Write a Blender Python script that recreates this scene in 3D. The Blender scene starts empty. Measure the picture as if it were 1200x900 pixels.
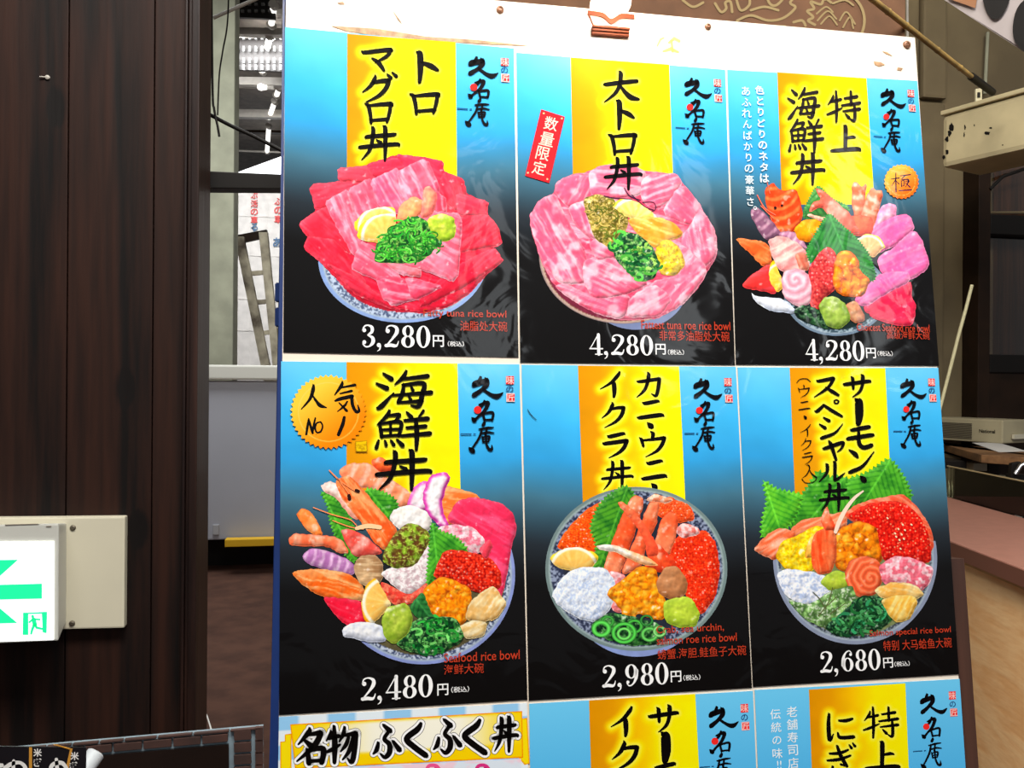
import bpy, bmesh, math, random
import numpy as np
from mathutils import Vector, Matrix
from mathutils.geometry import delaunay_2d_cdt

SC = bpy.context.scene
COL = SC.collection
random.seed(7)

# ------------------------------------------------------------------ camera, world, lights, exposure
F_PX = 1000.0
CAM = np.array([0.0, 0.0, 1.5])
CR = np.array([0.983758, -0.179375, 0.006743])
CU = np.array([-0.006634, 0.00121, 0.999977])
CF = np.array([0.179379, 0.98378, 0.0])
CF /= np.linalg.norm(CF)
CR -= CF * (CR @ CF); CR /= np.linalg.norm(CR)
CU = np.cross(CR, CF)

cam = bpy.data.cameras.new('camera')
cam.sensor_width = 36.0
cam.lens = 36.0 * F_PX / 1200.0
cam.clip_start = 0.02
camo = bpy.data.objects.new('camera', cam)
COL.objects.link(camo)
camo.matrix_world = Matrix(((CR[0], CU[0], -CF[0], CAM[0]), (CR[1], CU[1], -CF[1], CAM[1]),
                            (CR[2], CU[2], -CF[2], CAM[2]), (0, 0, 0, 1)))
SC.camera = camo

w = bpy.data.worlds.new('world'); SC.world = w; w.use_nodes = True
w.node_tree.nodes['Background'].inputs[0].default_value = (0.95, 0.96, 1.0, 1)
w.node_tree.nodes['Background'].inputs[1].default_value = 0.18

def area(name, loc, target, sx, sy, power, color=(1, 1, 1)):
    l = bpy.data.lights.new(name, 'AREA'); l.shape = 'RECTANGLE'; l.size = sx; l.size_y = sy
    l.energy = power; l.color = color
    o = bpy.data.objects.new(name, l); COL.objects.link(o); o.location = loc
    o.rotation_euler = (Vector(target) - Vector(loc)).to_track_quat('-Z', 'Y').to_euler()
    return o
# unseen lights: a front key, arcade lamps mirrored in the posters, and added fills
area('unseen_light', (0.5, -0.35, 4.2), (0.55, 1.5, 1.2), 3.2, 0.8, 150, (1, 0.98, 0.95))  # unseen key light on the board, kept out of its mirror angle
area('unseen_light', (1.5, -6.5, 4.7), (0.3, 1.5, 1.6), 0.5, 2.6, 18, (0.92, 0.97, 1))  # row of arcade lamps behind the viewer, set to streak in the film
area('unseen_light', (3.9, -6.5, 4.8), (0.5, 1.5, 1.6), 0.5, 2.8, 24, (0.92, 0.97, 1))
area('unseen_light', (6.5, -6.5, 5.1), (0.9, 1.5, 1.6), 0.5, 3.0, 30, (0.92, 0.97, 1))
area('unseen_light', (-1.0, 6.0, 5.3), (-1.0, 6.6, 0), 2.0, 3.0, 260, (0.95, 0.98, 1))  # unseen light over the passage
area('unseen_light', (-0.1, 0.2, 3.85), (1.5, 1.75, 0.7), 0.9, 0.4, 62, (1, 0.92, 0.8))  # added fill for the counter's light wood side
area('unseen_light', (-1.6, 11.5, 5.9), (-1.6, 14.5, 1.5), 2.0, 1.0, 420, (0.97, 0.98, 1))  # added to brighten the far wall of the passage
area('unseen_light', (2.4, 1.6, 3.6), (2.3, 3.4, 1.5), 0.3, 0.8, 14, (1, 0.9, 0.72))  # added local light for the back wall and door

SC.view_settings.view_transform = 'Standard'
SC.view_settings.look = 'None'
SC.view_settings.gamma = 1.0
SC.view_settings.use_curve_mapping = False
SC.view_settings.exposure = 0.0

# ------------------------------------------------------------------ places in the stall
def ray(px, py):
    return CF + CR * ((px - 600.0) / F_PX) - CU * ((py - 450.0) / F_PX)
def at(px, py, D):
    return CAM + ray(px, py) * D
def on_axis(px, py, ax, val):
    d = ray(px, py)
    return CAM + d * ((val - CAM[ax]) / d[ax])
def onY(px, py, y): return on_axis(px, py, 1, y)
def onZ(px, py, z): return on_axis(px, py, 2, z)

B_O = np.array([-0.128092, 1.605106, 2.137829])        # the board's poster corner
B_U = np.array([1.0, 0.0, 0.0])
B_V = np.array([0.0, 0.110942, 0.993827]); B_V /= np.linalg.norm(B_V)
B_N = np.cross(B_U, B_V)
def uv(px, py):
    "board coordinates (metres) seen through photo pixels; works on arrays"
    px = np.asarray(px, float); py = np.asarray(py, float)
    d = CF[None, :] + np.outer((px.ravel() - 600) / F_PX, CR) - np.outer((py.ravel() - 450) / F_PX, CU)
    t = ((B_O - CAM) @ B_N) / (d @ B_N)
    p = CAM + d * t[:, None] - B_O
    return np.stack([p @ B_U, p @ B_V], 1)
def pix(u, v):
    u = np.asarray(u, float).ravel(); v = np.asarray(v, float).ravel()
    p = B_O + np.outer(u, B_U) + np.outer(v, B_V) - CAM
    z = p @ CF
    return np.stack([600 + F_PX * (p @ CR) / z, 450 - F_PX * (p @ CU) / z], 1)
B_M = Matrix(((B_U[0], B_V[0], B_N[0], B_O[0]), (B_U[1], B_V[1], B_N[1], B_O[1]),
              (B_U[2], B_V[2], B_N[2], B_O[2]), (0, 0, 0, 1)))

# ------------------------------------------------------------------ materials
def srgb(c):
    c = np.asarray(c, float) / 255.0
    return np.where(c <= 0.04045, c / 12.92, ((c + 0.055) / 1.055) ** 2.4)
MATS = {}
def nodes(name):
    m = bpy.data.materials.new(name); m.use_nodes = True
    nt = m.node_tree
    return m, nt, nt.nodes['Principled BSDF']
def mat(name, rgb, rough=0.5, metal=0.0, noise=0.0, scale=8.0, stretch=(1, 1, 1), rgb2=None, bump=0.0, coat=0.0, spec=0.5):
    if name in MATS: return MATS[name]
    m, nt, b = nodes(name)
    c1 = (*srgb(rgb), 1); c2 = (*srgb(rgb2 if rgb2 is not None else [v * (1 - noise) for v in rgb]), 1)
    tc = nt.nodes.new('ShaderNodeTexCoord'); mp = nt.nodes.new('ShaderNodeMapping')
    mp.inputs['Scale'].default_value = stretch
    nt.links.new(tc.outputs['Object'], mp.inputs[0])
    n = nt.nodes.new('ShaderNodeTexNoise'); n.inputs['Scale'].default_value = scale; n.inputs['Detail'].default_value = 6
    nt.links.new(mp.outputs[0], n.inputs['Vector'])
    r = nt.nodes.new('ShaderNodeValToRGB')
    r.color_ramp.elements[0].position = 0.35; r.color_ramp.elements[0].color = c2
    r.color_ramp.elements[1].position = 0.65; r.color_ramp.elements[1].color = c1
    nt.links.new(n.outputs[0], r.inputs[0]); nt.links.new(r.outputs[0], b.inputs['Base Color'])
    b.inputs['Roughness'].default_value = rough; b.inputs['Metallic'].default_value = metal
    b.inputs['Coat Weight'].default_value = coat; b.inputs['Specular IOR Level'].default_value = spec
    if bump:
        bp = nt.nodes.new('ShaderNodeBump'); bp.inputs['Strength'].default_value = bump; bp.inputs['Distance'].default_value = 0.01
        nt.links.new(n.outputs[0], bp.inputs['Height']); nt.links.new(bp.outputs[0], b.inputs['Normal'])
    MATS[name] = m
    return m
def emit(name, rgb, strength):
    if name in MATS: return MATS[name]
    m, nt, b = nodes(name)
    b.inputs['Base Color'].default_value = (*srgb(rgb), 1)
    b.inputs['Emission Color'].default_value = (*srgb(rgb), 1)
    b.inputs['Emission Strength'].default_value = strength
    MATS[name] = m
    return m
def glass(name, tint=(0.9, 0.95, 0.93), alpha=0.25, rough=0.02):
    if name in MATS: return MATS[name]
    m, nt, b = nodes(name)
    tr = nt.nodes.new('ShaderNodeBsdfTransparent'); tr.inputs[0].default_value = (*tint, 1)
    gl = nt.nodes.new('ShaderNodeBsdfGlossy'); gl.inputs['Roughness'].default_value = rough
    fr = nt.nodes.new('ShaderNodeFresnel'); fr.inputs[0].default_value = 1.45
    mx = nt.nodes.new('ShaderNodeMixShader')
    nt.links.new(fr.outputs[0], mx.inputs[0]); nt.links.new(tr.outputs[0], mx.inputs[1]); nt.links.new(gl.outputs[0], mx.inputs[2])
    nt.links.new(mx.outputs[0], nt.nodes['Material Output'].inputs[0])
    MATS[name] = m
    return m
def wood(name, dark, light, scale=1.0, axis='Z', rough=0.45, knots=True, grain=42.0, coat=0.0, spec=0.5):
    if name in MATS: return MATS[name]
    m, nt, b = nodes(name)
    N = nt.nodes.new; L = nt.links.new
    tc = N('ShaderNodeTexCoord'); mp = N('ShaderNodeMapping')
    s = {'Z': (1, 1, 0.06), 'X': (0.06, 1, 1), 'Y': (1, 0.06, 1)}[axis]
    mp.inputs['Scale'].default_value = [v * scale for v in s]
    L(tc.outputs['Object'], mp.inputs[0])
    n1 = N('ShaderNodeTexNoise'); n1.inputs['Scale'].default_value = 5; n1.inputs['Detail'].default_value = 3; n1.inputs['Distortion'].default_value = 0.7
    n2 = N('ShaderNodeTexNoise'); n2.inputs['Scale'].default_value = grain * 1.6; n2.inputs['Detail'].default_value = 5
    L(mp.outputs[0], n1.inputs['Vector']); L(mp.outputs[0], n2.inputs['Vector'])
    ml = N('ShaderNodeMath'); ml.operation = 'MULTIPLY'; ml.inputs[1].default_value = grain * 0.7
    L(n1.outputs[0], ml.inputs[0])
    sn = N('ShaderNodeMath'); sn.operation = 'SINE'; L(ml.outputs[0], sn.inputs[0])
    ad = N('ShaderNodeMath'); ad.operation = 'MULTIPLY_ADD'; ad.inputs[1].default_value = 0.22; ad.inputs[2].default_value = 0.0
    L(sn.outputs[0], ad.inputs[0])
    a2 = N('ShaderNodeMath'); a2.operation = 'ADD'; L(ad.outputs[0], a2.inputs[0]); L(n2.outputs[0], a2.inputs[1])
    fac = a2.outputs[0]
    if knots:
        mp2 = N('ShaderNodeMapping'); mp2.inputs['Scale'].default_value = {'Z': (5.2, 5.2, 2.6), 'X': (2.6, 5.2, 5.2), 'Y': (5.2, 2.6, 5.2)}[axis]
        L(tc.outputs['Object'], mp2.inputs[0])
        sx_ = N('ShaderNodeSeparateXYZ'); cx_ = N('ShaderNodeCombineXYZ'); L(mp2.outputs[0], sx_.inputs[0]); L(sx_.outputs[0], cx_.inputs[0]); L(sx_.outputs[2], cx_.inputs[1])
        vo = N('ShaderNodeTexVoronoi'); vo.voronoi_dimensions = '2D'; vo.inputs['Scale'].default_value = 0.8; L(cx_.outputs[0], vo.inputs['Vector'])
        kr = N('ShaderNodeMapRange'); kr.inputs[1].default_value = 0.03; kr.inputs[2].default_value = 0.09; kr.inputs[3].default_value = -0.5; kr.inputs[4].default_value = 0.0
        L(vo.outputs['Distance'], kr.inputs[0])
        a3 = N('ShaderNodeMath'); a3.operation = 'ADD'; L(fac, a3.inputs[0]); L(kr.outputs[0], a3.inputs[1]); fac = a3.outputs[0]
    r = N('ShaderNodeValToRGB')
    r.color_ramp.elements[0].position = 0.2; r.color_ramp.elements[0].color = (*srgb(dark), 1)
    r.color_ramp.elements[1].position = 0.85; r.color_ramp.elements[1].color = (*srgb(light), 1)
    L(fac, r.inputs[0]); L(r.outputs[0], b.inputs['Base Color'])
    bp = N('ShaderNodeBump'); bp.inputs['Strength'].default_value = 0.15; bp.inputs['Distance'].default_value = 0.004
    L(fac, bp.inputs['Height']); L(bp.outputs[0], b.inputs['Normal'])
    b.inputs['Roughness'].default_value = rough; b.inputs['Coat Weight'].default_value = coat; b.inputs['Specular IOR Level'].default_value = spec
    MATS[name] = m
    return m
def print_material():
    "ink on laminated paper: the printed colour is stored on the mesh, the film on top is wavy and glossy"
    m, nt, b = nodes('laminated_print')
    N = nt.nodes.new; L = nt.links.new
    at_ = N('ShaderNodeAttribute'); at_.attribute_name = 'Col'
    L(at_.outputs['Color'], b.inputs['Base Color'])
    b.inputs['Roughness'].default_value = 0.5; b.inputs['Specular IOR Level'].default_value = 0.04
    b.inputs['Coat Weight'].default_value = 0.4; b.inputs['Coat Roughness'].default_value = 0.07
    g = N('ShaderNodeNewGeometry')
    n = N('ShaderNodeTexNoise'); n.inputs['Scale'].default_value = 7.0; n.inputs['Detail'].default_value = 2.5; n.inputs['Distortion'].default_value = 1.2
    L(g.outputs['Position'], n.inputs['Vector'])
    bp = N('ShaderNodeBump'); bp.inputs['Strength'].default_value = 0.14; bp.inputs['Distance'].default_value = 0.02
    L(n.outputs[0], bp.inputs['Height']); L(bp.outputs[0], b.inputs['Coat Normal'])
    return m
PRINT = print_material()
INK = 0.88          # how bright the inks are next to pure white paper

# ------------------------------------------------------------------ mesh helpers
def link(name, me, material=None, parent=None, M=None):
    o = bpy.data.objects.new(name, me); COL.objects.link(o)
    if material is not None: me.materials.append(material)
    if M is not None: o.matrix_world = M
    if parent is not None: o.parent = parent
    return o
def tag(o, label=None, cat=None, group=None, kind=None):
    if label: o['label'] = label
    if cat: o['category'] = cat
    if group: o['group'] = group
    if kind: o['kind'] = kind
    return o
def empty(name, loc, label, cat, group=None, M=None):
    o = bpy.data.objects.new(name, None); COL.objects.link(o); o.empty_display_size = 0.05
    if M is not None: o.matrix_world = M
    else: o.location = loc
    return tag(o, label, cat, group)
class Geo:
    "collects world-space geometry for ONE mesh object"
    def __init__(s): s.v = []; s.f = []
    def add(s, vs, fs):
        k = len(s.v); s.v += [tuple(map(float, p)) for p in vs]; s.f += [tuple(k + i for i in f) for f in fs]; return s
    def hexa(s, a, b):
        "a, b: matching loops of points, joined by side faces and capped"
        n = len(a)
        return s.add(list(a) + list(b), [tuple(range(n))[::-1], tuple(range(n, 2 * n))] + [(i, (i + 1) % n, n + (i + 1) % n, n + i) for i in range(n)])
    def box(s, p0, p1):
        (x0, y0, z0), (x1, y1, z1) = p0, p1
        return s.hexa([(x0, y0, z0), (x1, y0, z0), (x1, y1, z0), (x0, y1, z0)], [(x0, y0, z1), (x1, y0, z1), (x1, y1, z1), (x0, y1, z1)])
    def tube(s, pts, r, n=12, r1=None):
        pts = [np.array(p, float) for p in pts]; rings = []
        for i, p in enumerate(pts):
            t = pts[min(i + 1, len(pts) - 1)] - pts[max(i - 1, 0)]; t /= np.linalg.norm(t) + 1e-12
            a = np.cross(t, (0, 0, 1) if abs(t[2]) < 0.9 else (1, 0, 0)); a /= np.linalg.norm(a); b = np.cross(t, a)
            rr = r if r1 is None else r + (r1 - r) * i / (len(pts) - 1)
            rings.append([p + rr * (a * math.cos(2 * math.pi * k / n) + b * math.sin(2 * math.pi * k / n)) for k in range(n)])
        vs = [q for g in rings for q in g]
        fs = [(i * n + k, i * n + (k + 1) % n, (i + 1) * n + (k + 1) % n, (i + 1) * n + k) for i in range(len(pts) - 1) for k in range(n)]
        fs += [tuple(range(n))[::-1], tuple(range((len(pts) - 1) * n, len(pts) * n))]
        return s.add(vs, fs)
    def lathe(s, prof, c, ax=(0, 0, 1), n=32, cap=True):
        ax = np.array(ax, float); ax /= np.linalg.norm(ax); c = np.array(c, float)
        a = np.cross(ax, (0, 0, 1) if abs(ax[2]) < 0.9 else (1, 0, 0)); a /= np.linalg.norm(a); b = np.cross(ax, a)
        vs = [c + ax * h + r * (a * math.cos(2 * math.pi * k / n) + b * math.sin(2 * math.pi * k / n)) for r, h in prof for k in range(n)]
        m = len(prof)
        fs = [(i * n + k, i * n + (k + 1) % n, (i + 1) * n + (k + 1) % n, (i + 1) * n + k) for i in range(m - 1) for k in range(n)]
        if cap: fs += [tuple(range(n))[::-1], tuple(range((m - 1) * n, m * n))]
        return s.add(vs, fs)
    def build(s, name, material, parent=None, bevel=0.0, smooth=False, origin=None):
        me = bpy.data.meshes.new(name)
        v = np.array(s.v)
        if parent is not None: org = np.array(parent.matrix_world.translation if parent.parent is None else ORG[parent.name])
        elif origin is not None: org = np.array(origin, float)
        else: org = np.array([(v[:, 0].min() + v[:, 0].max()) / 2, (v[:, 1].min() + v[:, 1].max()) / 2, v[:, 2].min()])
        if parent is not None and parent.name in ORG: org = ORG[parent.name]
        me.from_pydata((v - org).tolist(), [], s.f)
        bm = bmesh.new(); bm.from_mesh(me); bmesh.ops.recalc_face_normals(bm, faces=bm.faces)
        if bevel:
            bmesh.ops.bevel(bm, geom=[e for e in bm.edges if e.is_manifold and e.calc_face_angle(0) > 0.5], offset=bevel, segments=2, affect='EDGES', profile=0.6)
        if smooth:
            for f in bm.faces: f.smooth = True
            for e in bm.edges:
                if e.is_manifold and e.calc_face_angle(0) > 0.7: e.smooth = False
        bm.to_mesh(me); bm.free()
        o = link(name, me, material, parent)
        if parent is None: o.location = org
        ORG[o.name] = org
        return o
ORG = {}
def thing(name, loc, label, cat, group=None):
    o = empty(name, loc, label, cat, group); ORG[o.name] = np.array(loc, float)
    o.matrix_world = Matrix.Translation(Vector(loc))
    return o
def quadbox(g, px, D, thick):
    "a slab whose front face shows through four photo pixels at given distances, with real thickness going back"
    D = D if isinstance(D, (list, tuple)) else [D] * len(px)
    a = [at(x, y, d) for (x, y), d in zip(px, D)]
    n = np.cross(a[1] - a[0], a[2] - a[0]); n /= np.linalg.norm(n)
    if n @ (a[0] - CAM) < 0: n = -n
    return g.hexa(a, [p + n * thick for p in a])

# ------------------------------------------------------------------ the setting
def struct(o, name=None): o['kind'] = 'structure'; return o
m_plank = wood('dark_stained_wood', (11, 6, 5), (44, 23, 15), axis='Z', rough=0.6, spec=0.2)
m_jamb = wood('glossy_dark_wood', (24, 14, 12), (52, 33, 27), axis='Z', rough=0.4, knots=False, coat=0.05, spec=0.3)
m_floor = mat('red_brown_concrete', (84, 58, 47), 0.9, rgb2=(68, 47, 39), scale=7, bump=0.1, spec=0.1)
m_conc = mat('pale_green_concrete', (152, 152, 130), 0.8, noise=0.12, scale=5)
m_beige = mat('stained_beige_plaster', (116, 102, 74), 0.85, rgb2=(90, 78, 56), scale=2.2, bump=0.05)
m_black = mat('black_paint', (20, 17, 15), 0.5, spec=0.2)
m_dbrown = mat('dark_brown_frame', (40, 27, 18), 0.5, noise=0.3, spec=0.15)
m_grey = mat('roof_sheet', (120, 112, 104), 0.7, noise=0.15)
m_steel = mat('pale_steel', (176, 170, 160), 0.5, noise=0.1)
m_white = mat('white_enamel', (176, 177, 184), 0.4, noise=0.04, scale=1.5)

struct(Geo().box((-8, -9, -0.1), (9, 24, 0)).build('floor', m_floor))
YW = 1.74
g = Geo()
seams = [-420, -320, -222, -120, -22, 78, 178.5, 215]
for a, b in zip(seams[:-1], seams[1:]):
    xa, xb = onY(a, 450, YW)[0] + 0.0012, onY(b, 450, YW)[0] - 0.0012
    g.box((xa, YW, 0), (xb, YW + 0.03, 3.3))
xa, xb = onY(-420, 450, YW)[0], onY(215, 450, YW)[0]
g.box((xa, YW + 0.02, 0), (xb, YW + 0.1, 3.3))
struct(g.build('wall_left', m_plank, bevel=0.0012))
g = Geo()
for a, b, d in ((215, 218.5, -0.012), (219, 223, -0.006), (223.5, 232.8, -0.014)):
    g.box((onY(a, 450, YW)[0], YW + d, 0), (onY(b, 450, YW)[0], YW + 0.12, 3.3))
struct(g.build('trim_1', m_jamb, bevel=0.002))
struct(Geo().box((onY(226, 450, YW)[0], YW, onY(260, -66, 1.85)[2]), (onY(330, 450, YW)[0], YW + 0.3, 3.3)).build('trim_5', m_jamb))

# the passage seen through the doorway
struct(quadbox(Geo(), [(236, 200), (420, 208), (420, 222), (236, 220.5)], [1.86, 1.98, 1.98, 1.86], 0.05).build('trim_2', m_black, bevel=0.002))
yp = 9.0
struct(Geo().box((onY(238, 400, yp)[0], yp, 0), (onY(273, 400, yp)[0], yp + 0.35, 6.4)).build('pillar', m_conc, bevel=0.02))
yb = 15.0
x0, x1 = -11.0, 4.5
zt = onY(290, 209, yb)[2]
g = Geo().box((x0, yb, 0), (x1, yb + 0.2, zt))
for px in (275, 293, 312, 330): g.box((onY(px, 300, yb)[0], yb - 0.01, 0), (onY(px + 0.8, 300, yb)[0], yb, zt - 0.02))
for py in (253, 299, 350, 387): g.box((x0, yb - 0.01, onY(290, py, yb)[2]), (x1, yb, onY(290, py + 0.9, yb)[2]))
struct(g.build('wall_far', mat('far_panel_wall', (200, 196, 190), 0.7, noise=0.08)))
struct(Geo().box((-12, 8.5, 6.35), (5, 22, 6.5)).build('ceiling', m_grey))
g = Geo()
for k, (py, h, dk) in enumerate(((8, 5, 0), (30, 8, 0), (58, 3, 1), (88, 9, 0), (126, 9, 0), (150, 3, 1))):
    D = 4700.0 / (450 - py)
    o = Geo()
    quadbox(o, [(150, py), (420, py + 4), (420, py + 4 + h), (150, py + h)], D, 0.12)
    struct(o.build('ceiling_beam', m_steel if not dk else m_dbrown))
for py in (101, 176):
    D = 4700.0 / (450 - py) - 0.3
    tag(Geo().tube([at(262, py, D), at(345, py + 3, D)], 0.02).build('ceiling_pipe', m_steel),
        'thin pale pipe across the arcade roof, %s' % ('above the pale roof beam halfway up' if py < 150 else 'lowest one, just over the bright roof opening'), 'pipe')
# louvred vent in the roof: dark backing with rows of pale slats
t = thing('roof_louvre', at(292, 85, 12.0), 'dark roof louvre with rows of short pale slats between the roof beams', 'louvre')
D = 11.6
quadbox(Geo(), [(268, 39), (340, 42), (340, 84), (268, 81)], D + 0.06, 0.05).build('backing', m_black, t)
o = Geo()
for ry in (40, 54, 67.5, 75.5):
    for k in range(9):
        x = 277 + k * 7.2
        quadbox(o, [(x, ry), (x + 2.2, ry), (x + 2.2, ry + 6), (x, ry + 6)], D, 0.03)
o.build('slat', mat('pale_slat', (84, 84, 82), 0.5), t)
t = thing('roof_louvre', at(300, 8, 10.5), 'dark roof louvre with a row of pale dots at the top of the passage', 'louvre')
quadbox(Geo(), [(278, -8), (322, -8), (322, 22), (278, 20)], 10.5, 0.05).build('backing', m_black, t)
o = Geo()
for ry in (3, 11):
    for k in range(5): quadbox(o, [(282 + k * 8, ry), (285.5 + k * 8, ry), (285.5 + k * 8, ry + 3), (282 + k * 8, ry + 3)], 10.45, 0.03)
o.build('slat', MATS['pale_slat'], t)
# tubes of the passage
m_tube = emit('tube_light', (255, 252, 245), 1.5)
where = ['topmost, beside the dotted louvre', 'second from the top, across the slatted louvre', 'third down, short, next to the far beam', 'fourth down, under the middle beam', 'lowest, above the bright roof opening']
for k, (xa, ya, xb, yb_) in enumerate(((321, 6, 318, 29), (316, 43, 308, 84), (327, 103, 324, 112), (322, 119, 315, 139), (315, 148, 313, 178))):
    D0, D1 = 4600.0 / (450 - ya), 4600.0 / (450 - yb_)
    t = thing('fluorescent_lamp', at((xa + xb) / 2, (ya + yb_) / 2, (D0 + D1) / 2), 'fluorescent tube lamp on the passage roof, ' + where[k], 'lamp', 'fluorescent lamps in the passage')
    Geo().tube([at(xa, ya, D0), at(xb, yb_, D1)], 0.04).build('tube', m_tube, t, smooth=True)
    for x, y, D in ((xa, ya, D0), (xb, yb_, D1)):
        Geo().lathe([(0.05, -0.05), (0.056, 0), (0.05, 0.05)], at(x, y, D), CF, 16).build('socket', m_steel, t)
t = thing('bulb', at(306, 101, 13.2), 'round white bulb at the end of the thin roof pipe', 'lamp')
Geo().lathe([(0.005, -0.06), (0.04, -0.045), (0.055, 0), (0.04, 0.05), (0.03, 0.1)], at(306, 102, 13.0), (1, 0, 0), 20).build('glass_bulb', m_tube, t, smooth=True)
Geo().lathe([(0.035, 0), (0.035, 0.1)], at(306, 102, 13.0) + np.array([0.09, 0, 0]), (1, 0, 0), 16).build('cap', m_steel, t)
struct(quadbox(Geo(), [(262, 208), (336, 181), (336, 212), (262, 212)], 16.2, 0.1).build('window_1', emit('daylight_opening', (250, 252, 255), 2.5)))

# hanging leads
def wire(name, pts, Ds, r_px, m, label, cat='cable'):
    P = [at(x, y, d) for (x, y), d in zip(pts, Ds)]
    Q = []
    for i in range(len(P) - 1):
        p0, p1, p2, p3 = P[max(i - 1, 0)], P[i], P[i + 1], P[min(i + 2, len(P) - 1)]
        for s in np.linspace(0, 1, 8, endpoint=False):
            Q.append(0.5 * (2 * p1 + (p2 - p0) * s + (2 * p0 - 5 * p1 + 4 * p2 - p3) * s * s + (3 * p1 - p0 - 3 * p2 + p3) * s ** 3))
    Q.append(P[-1])
    return tag(Geo().tube(Q, r_px * Ds[0] / F_PX, 10).build(name, m, smooth=True), label, cat)
wire('cable', [(236, 129), (270, 147), (300, 161), (345, 184)], [1.95] * 4, 2.3, m_black, 'thick black cable slanting down across the doorway to the board')
wire('cable', [(269, -75), (267, 20), (261, 60), (257, 88), (255, 135)], [1.95] * 5, 0.9, m_black, 'thin black lead hanging from the top of the doorway')
wire('cable', [(247, -75), (249, 100), (251, 128), (255, 148), (257, 160)], [1.92] * 5, 1.4, m_black, 'short black lead end dangling just left of the pillar middle')
wire('cable', [(245, -75), (245.5, 170), (244, 215), (242, 250), (239, 270)], [1.92] * 5, 0.9, m_black, 'black lead running down the doorway edge past the black bar')
tag(Geo().tube([at(250, 21, 2.4), at(304, -3, 2.4)], 0.005).build('rod', m_steel), 'pale rod slanting across the top of the doorway', 'rod')

# stepladder leaning at the far wall
m_lad = mat('paint_spattered_wood', (196, 186, 160), 0.7, rgb2=(66, 54, 40), scale=3.2)
t = thing('stepladder', at(300, 424, 9.6), 'old paint-spattered wooden stepladder standing behind the white cold cabinet', 'ladder')
D = 9.6
quadbox(Geo(), [(274.5, 277), (285, 277), (352, 606), (342, 606)], D, 0.05).build('rail', m_lad, t)
quadbox(Geo(), [(303, 272), (313, 272), (346, 606), (338, 606)], D, 0.05).build('rail', m_lad, t)
quadbox(Geo(), [(274, 276), (312, 269), (313, 278), (276, 286)], D + 0.06, 0.05).build('top_plate', m_dbrown, t)
for y in (318, 352, 388):
    quadbox(Geo(), [(283 + (y - 277) * 0.2, y), (310 + (y - 277) * 0.1, y - 2), (310 + (y - 277) * 0.1, y + 3), (283 + (y - 277) * 0.2, y + 5)], D + 0.06, 0.05).build('rung', m_lad, t)

# cold cabinet
yc = 7.0
xl, xr = onY(120, 500, yc)[0], onY(480, 500, yc)[0]
t = thing('cold_cabinet', (xl * 0.5 + xr * 0.5, yc + 0.4, 0), 'large white cold cabinet with a pale lid seen through the doorway', 'cabinet')
zz = lambda y: onY(280, y, yc)[2]
Geo().box((xl, yc, zz(632)), (xr, yc + 0.9, zz(446))).build('body', m_white, t, bevel=0.01)
Geo().box((xl, yc - 0.06, zz(445)), (xr, yc + 0.9, zz(428))).build('lid', mat('cream_lid', (214, 212, 200), 0.4), t, bevel=0.015)
Geo().box((xl, yc + 0.3, 0.0), (xr, yc + 0.85, zz(632))).build('plinth', m_black, t)
Geo().box((onY(249.5, 600, yc)[0], yc - 0.015, zz(626)), (onY(257, 600, yc)[0], yc, zz(614))).build('outlet_box', mat('grey_plastic', (170, 170, 172), 0.5), t, bevel=0.004)
g = Geo().box((onY(266, 632, yc)[0], yc - 0.12, zz(637.5)), (xr, yc - 0.02, zz(629)))
tag(g.build('pallet_edge', mat('yellow_plastic', (226, 176, 28), 0.5), bevel=0.005), 'yellow bar sticking out at the foot of the white cold cabinet', 'pallet')
wire('cable', [(229, 797), (234, 812), (238, 828), (243, 842), (248, 858), (255, 880)], [4.31, 4.13, 3.96, 3.82, 3.67, 3.48], 1.7, mat('white_cable', (225, 220, 210), 0.4), 'white cord lying on the brown floor by the wall foot')

# writing on the far wall
def text_mesh(body, bold=0.0):
    c = bpy.data.curves.new('t', 'FONT'); c.body = body; c.offset = bold; c.resolution_u = 3
    o = bpy.data.objects.new('t', c); COL.objects.link(o)
    dg = bpy.context.evaluated_depsgraph_get(); dg.update()
    me = bpy.data.meshes.new_from_object(o.evaluated_get(dg))
    v = np.array([p.co[:2] for p in me.vertices]) if len(me.vertices) else np.zeros((0, 2))
    f = [tuple(p.vertices) for p in me.polygons]
    bpy.data.objects.remove(o); bpy.data.curves.remove(c); bpy.data.meshes.remove(me)
    return v, f
def wall_text(name, chars, px0, py0, size, step, D, m, label, rot=0.0):
    g = Geo()
    for i, ch in enumerate(chars):
        v, f = text_mesh(ch, 0.02)
        c = (v.max(0) + v.min(0)) / 2; s = size / max((v.max(0) - v.min(0)).max(), 0.4)
        q = (v - c) * s
        p = [on_axis(px0 + a * math.cos(rot) - b * math.sin(rot), py0 + i * step - a * math.sin(rot) - b * math.cos(rot), 1, D) for a, b in q]
        k = len(p)
        g.add(p, f); g.add([pp - np.array([0, 0.004, 0]) for pp in p], f)
    return tag(g.build(name, m), label, 'lettering')
m_red = mat('red_paint', (196, 50, 48), 0.6); m_blue = mat('blue_paint', (60, 96, 128), 0.6)
wall_text('wall_lettering', 'ぶ活の車', 298, 229, 8.5, 9.6, yb - 0.02, m_red, 'red characters in a column on the far wall above the ladder')
wall_text('wall_lettering', 'ふの車', 326, 236, 9.5, 10.5, yb - 0.02, m_red, 'red characters in a column on the far wall nearest the board')
wall_text('wall_lettering', 'る人', 298, 266, 8.5, 9, yb - 0.02, m_blue, 'blue characters under the red column above the ladder')
wall_text('wall_lettering', 'あ', 325, 284, 11, 10, yb - 0.02, m_blue, 'big blue character on the far wall nearest the board')

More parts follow.
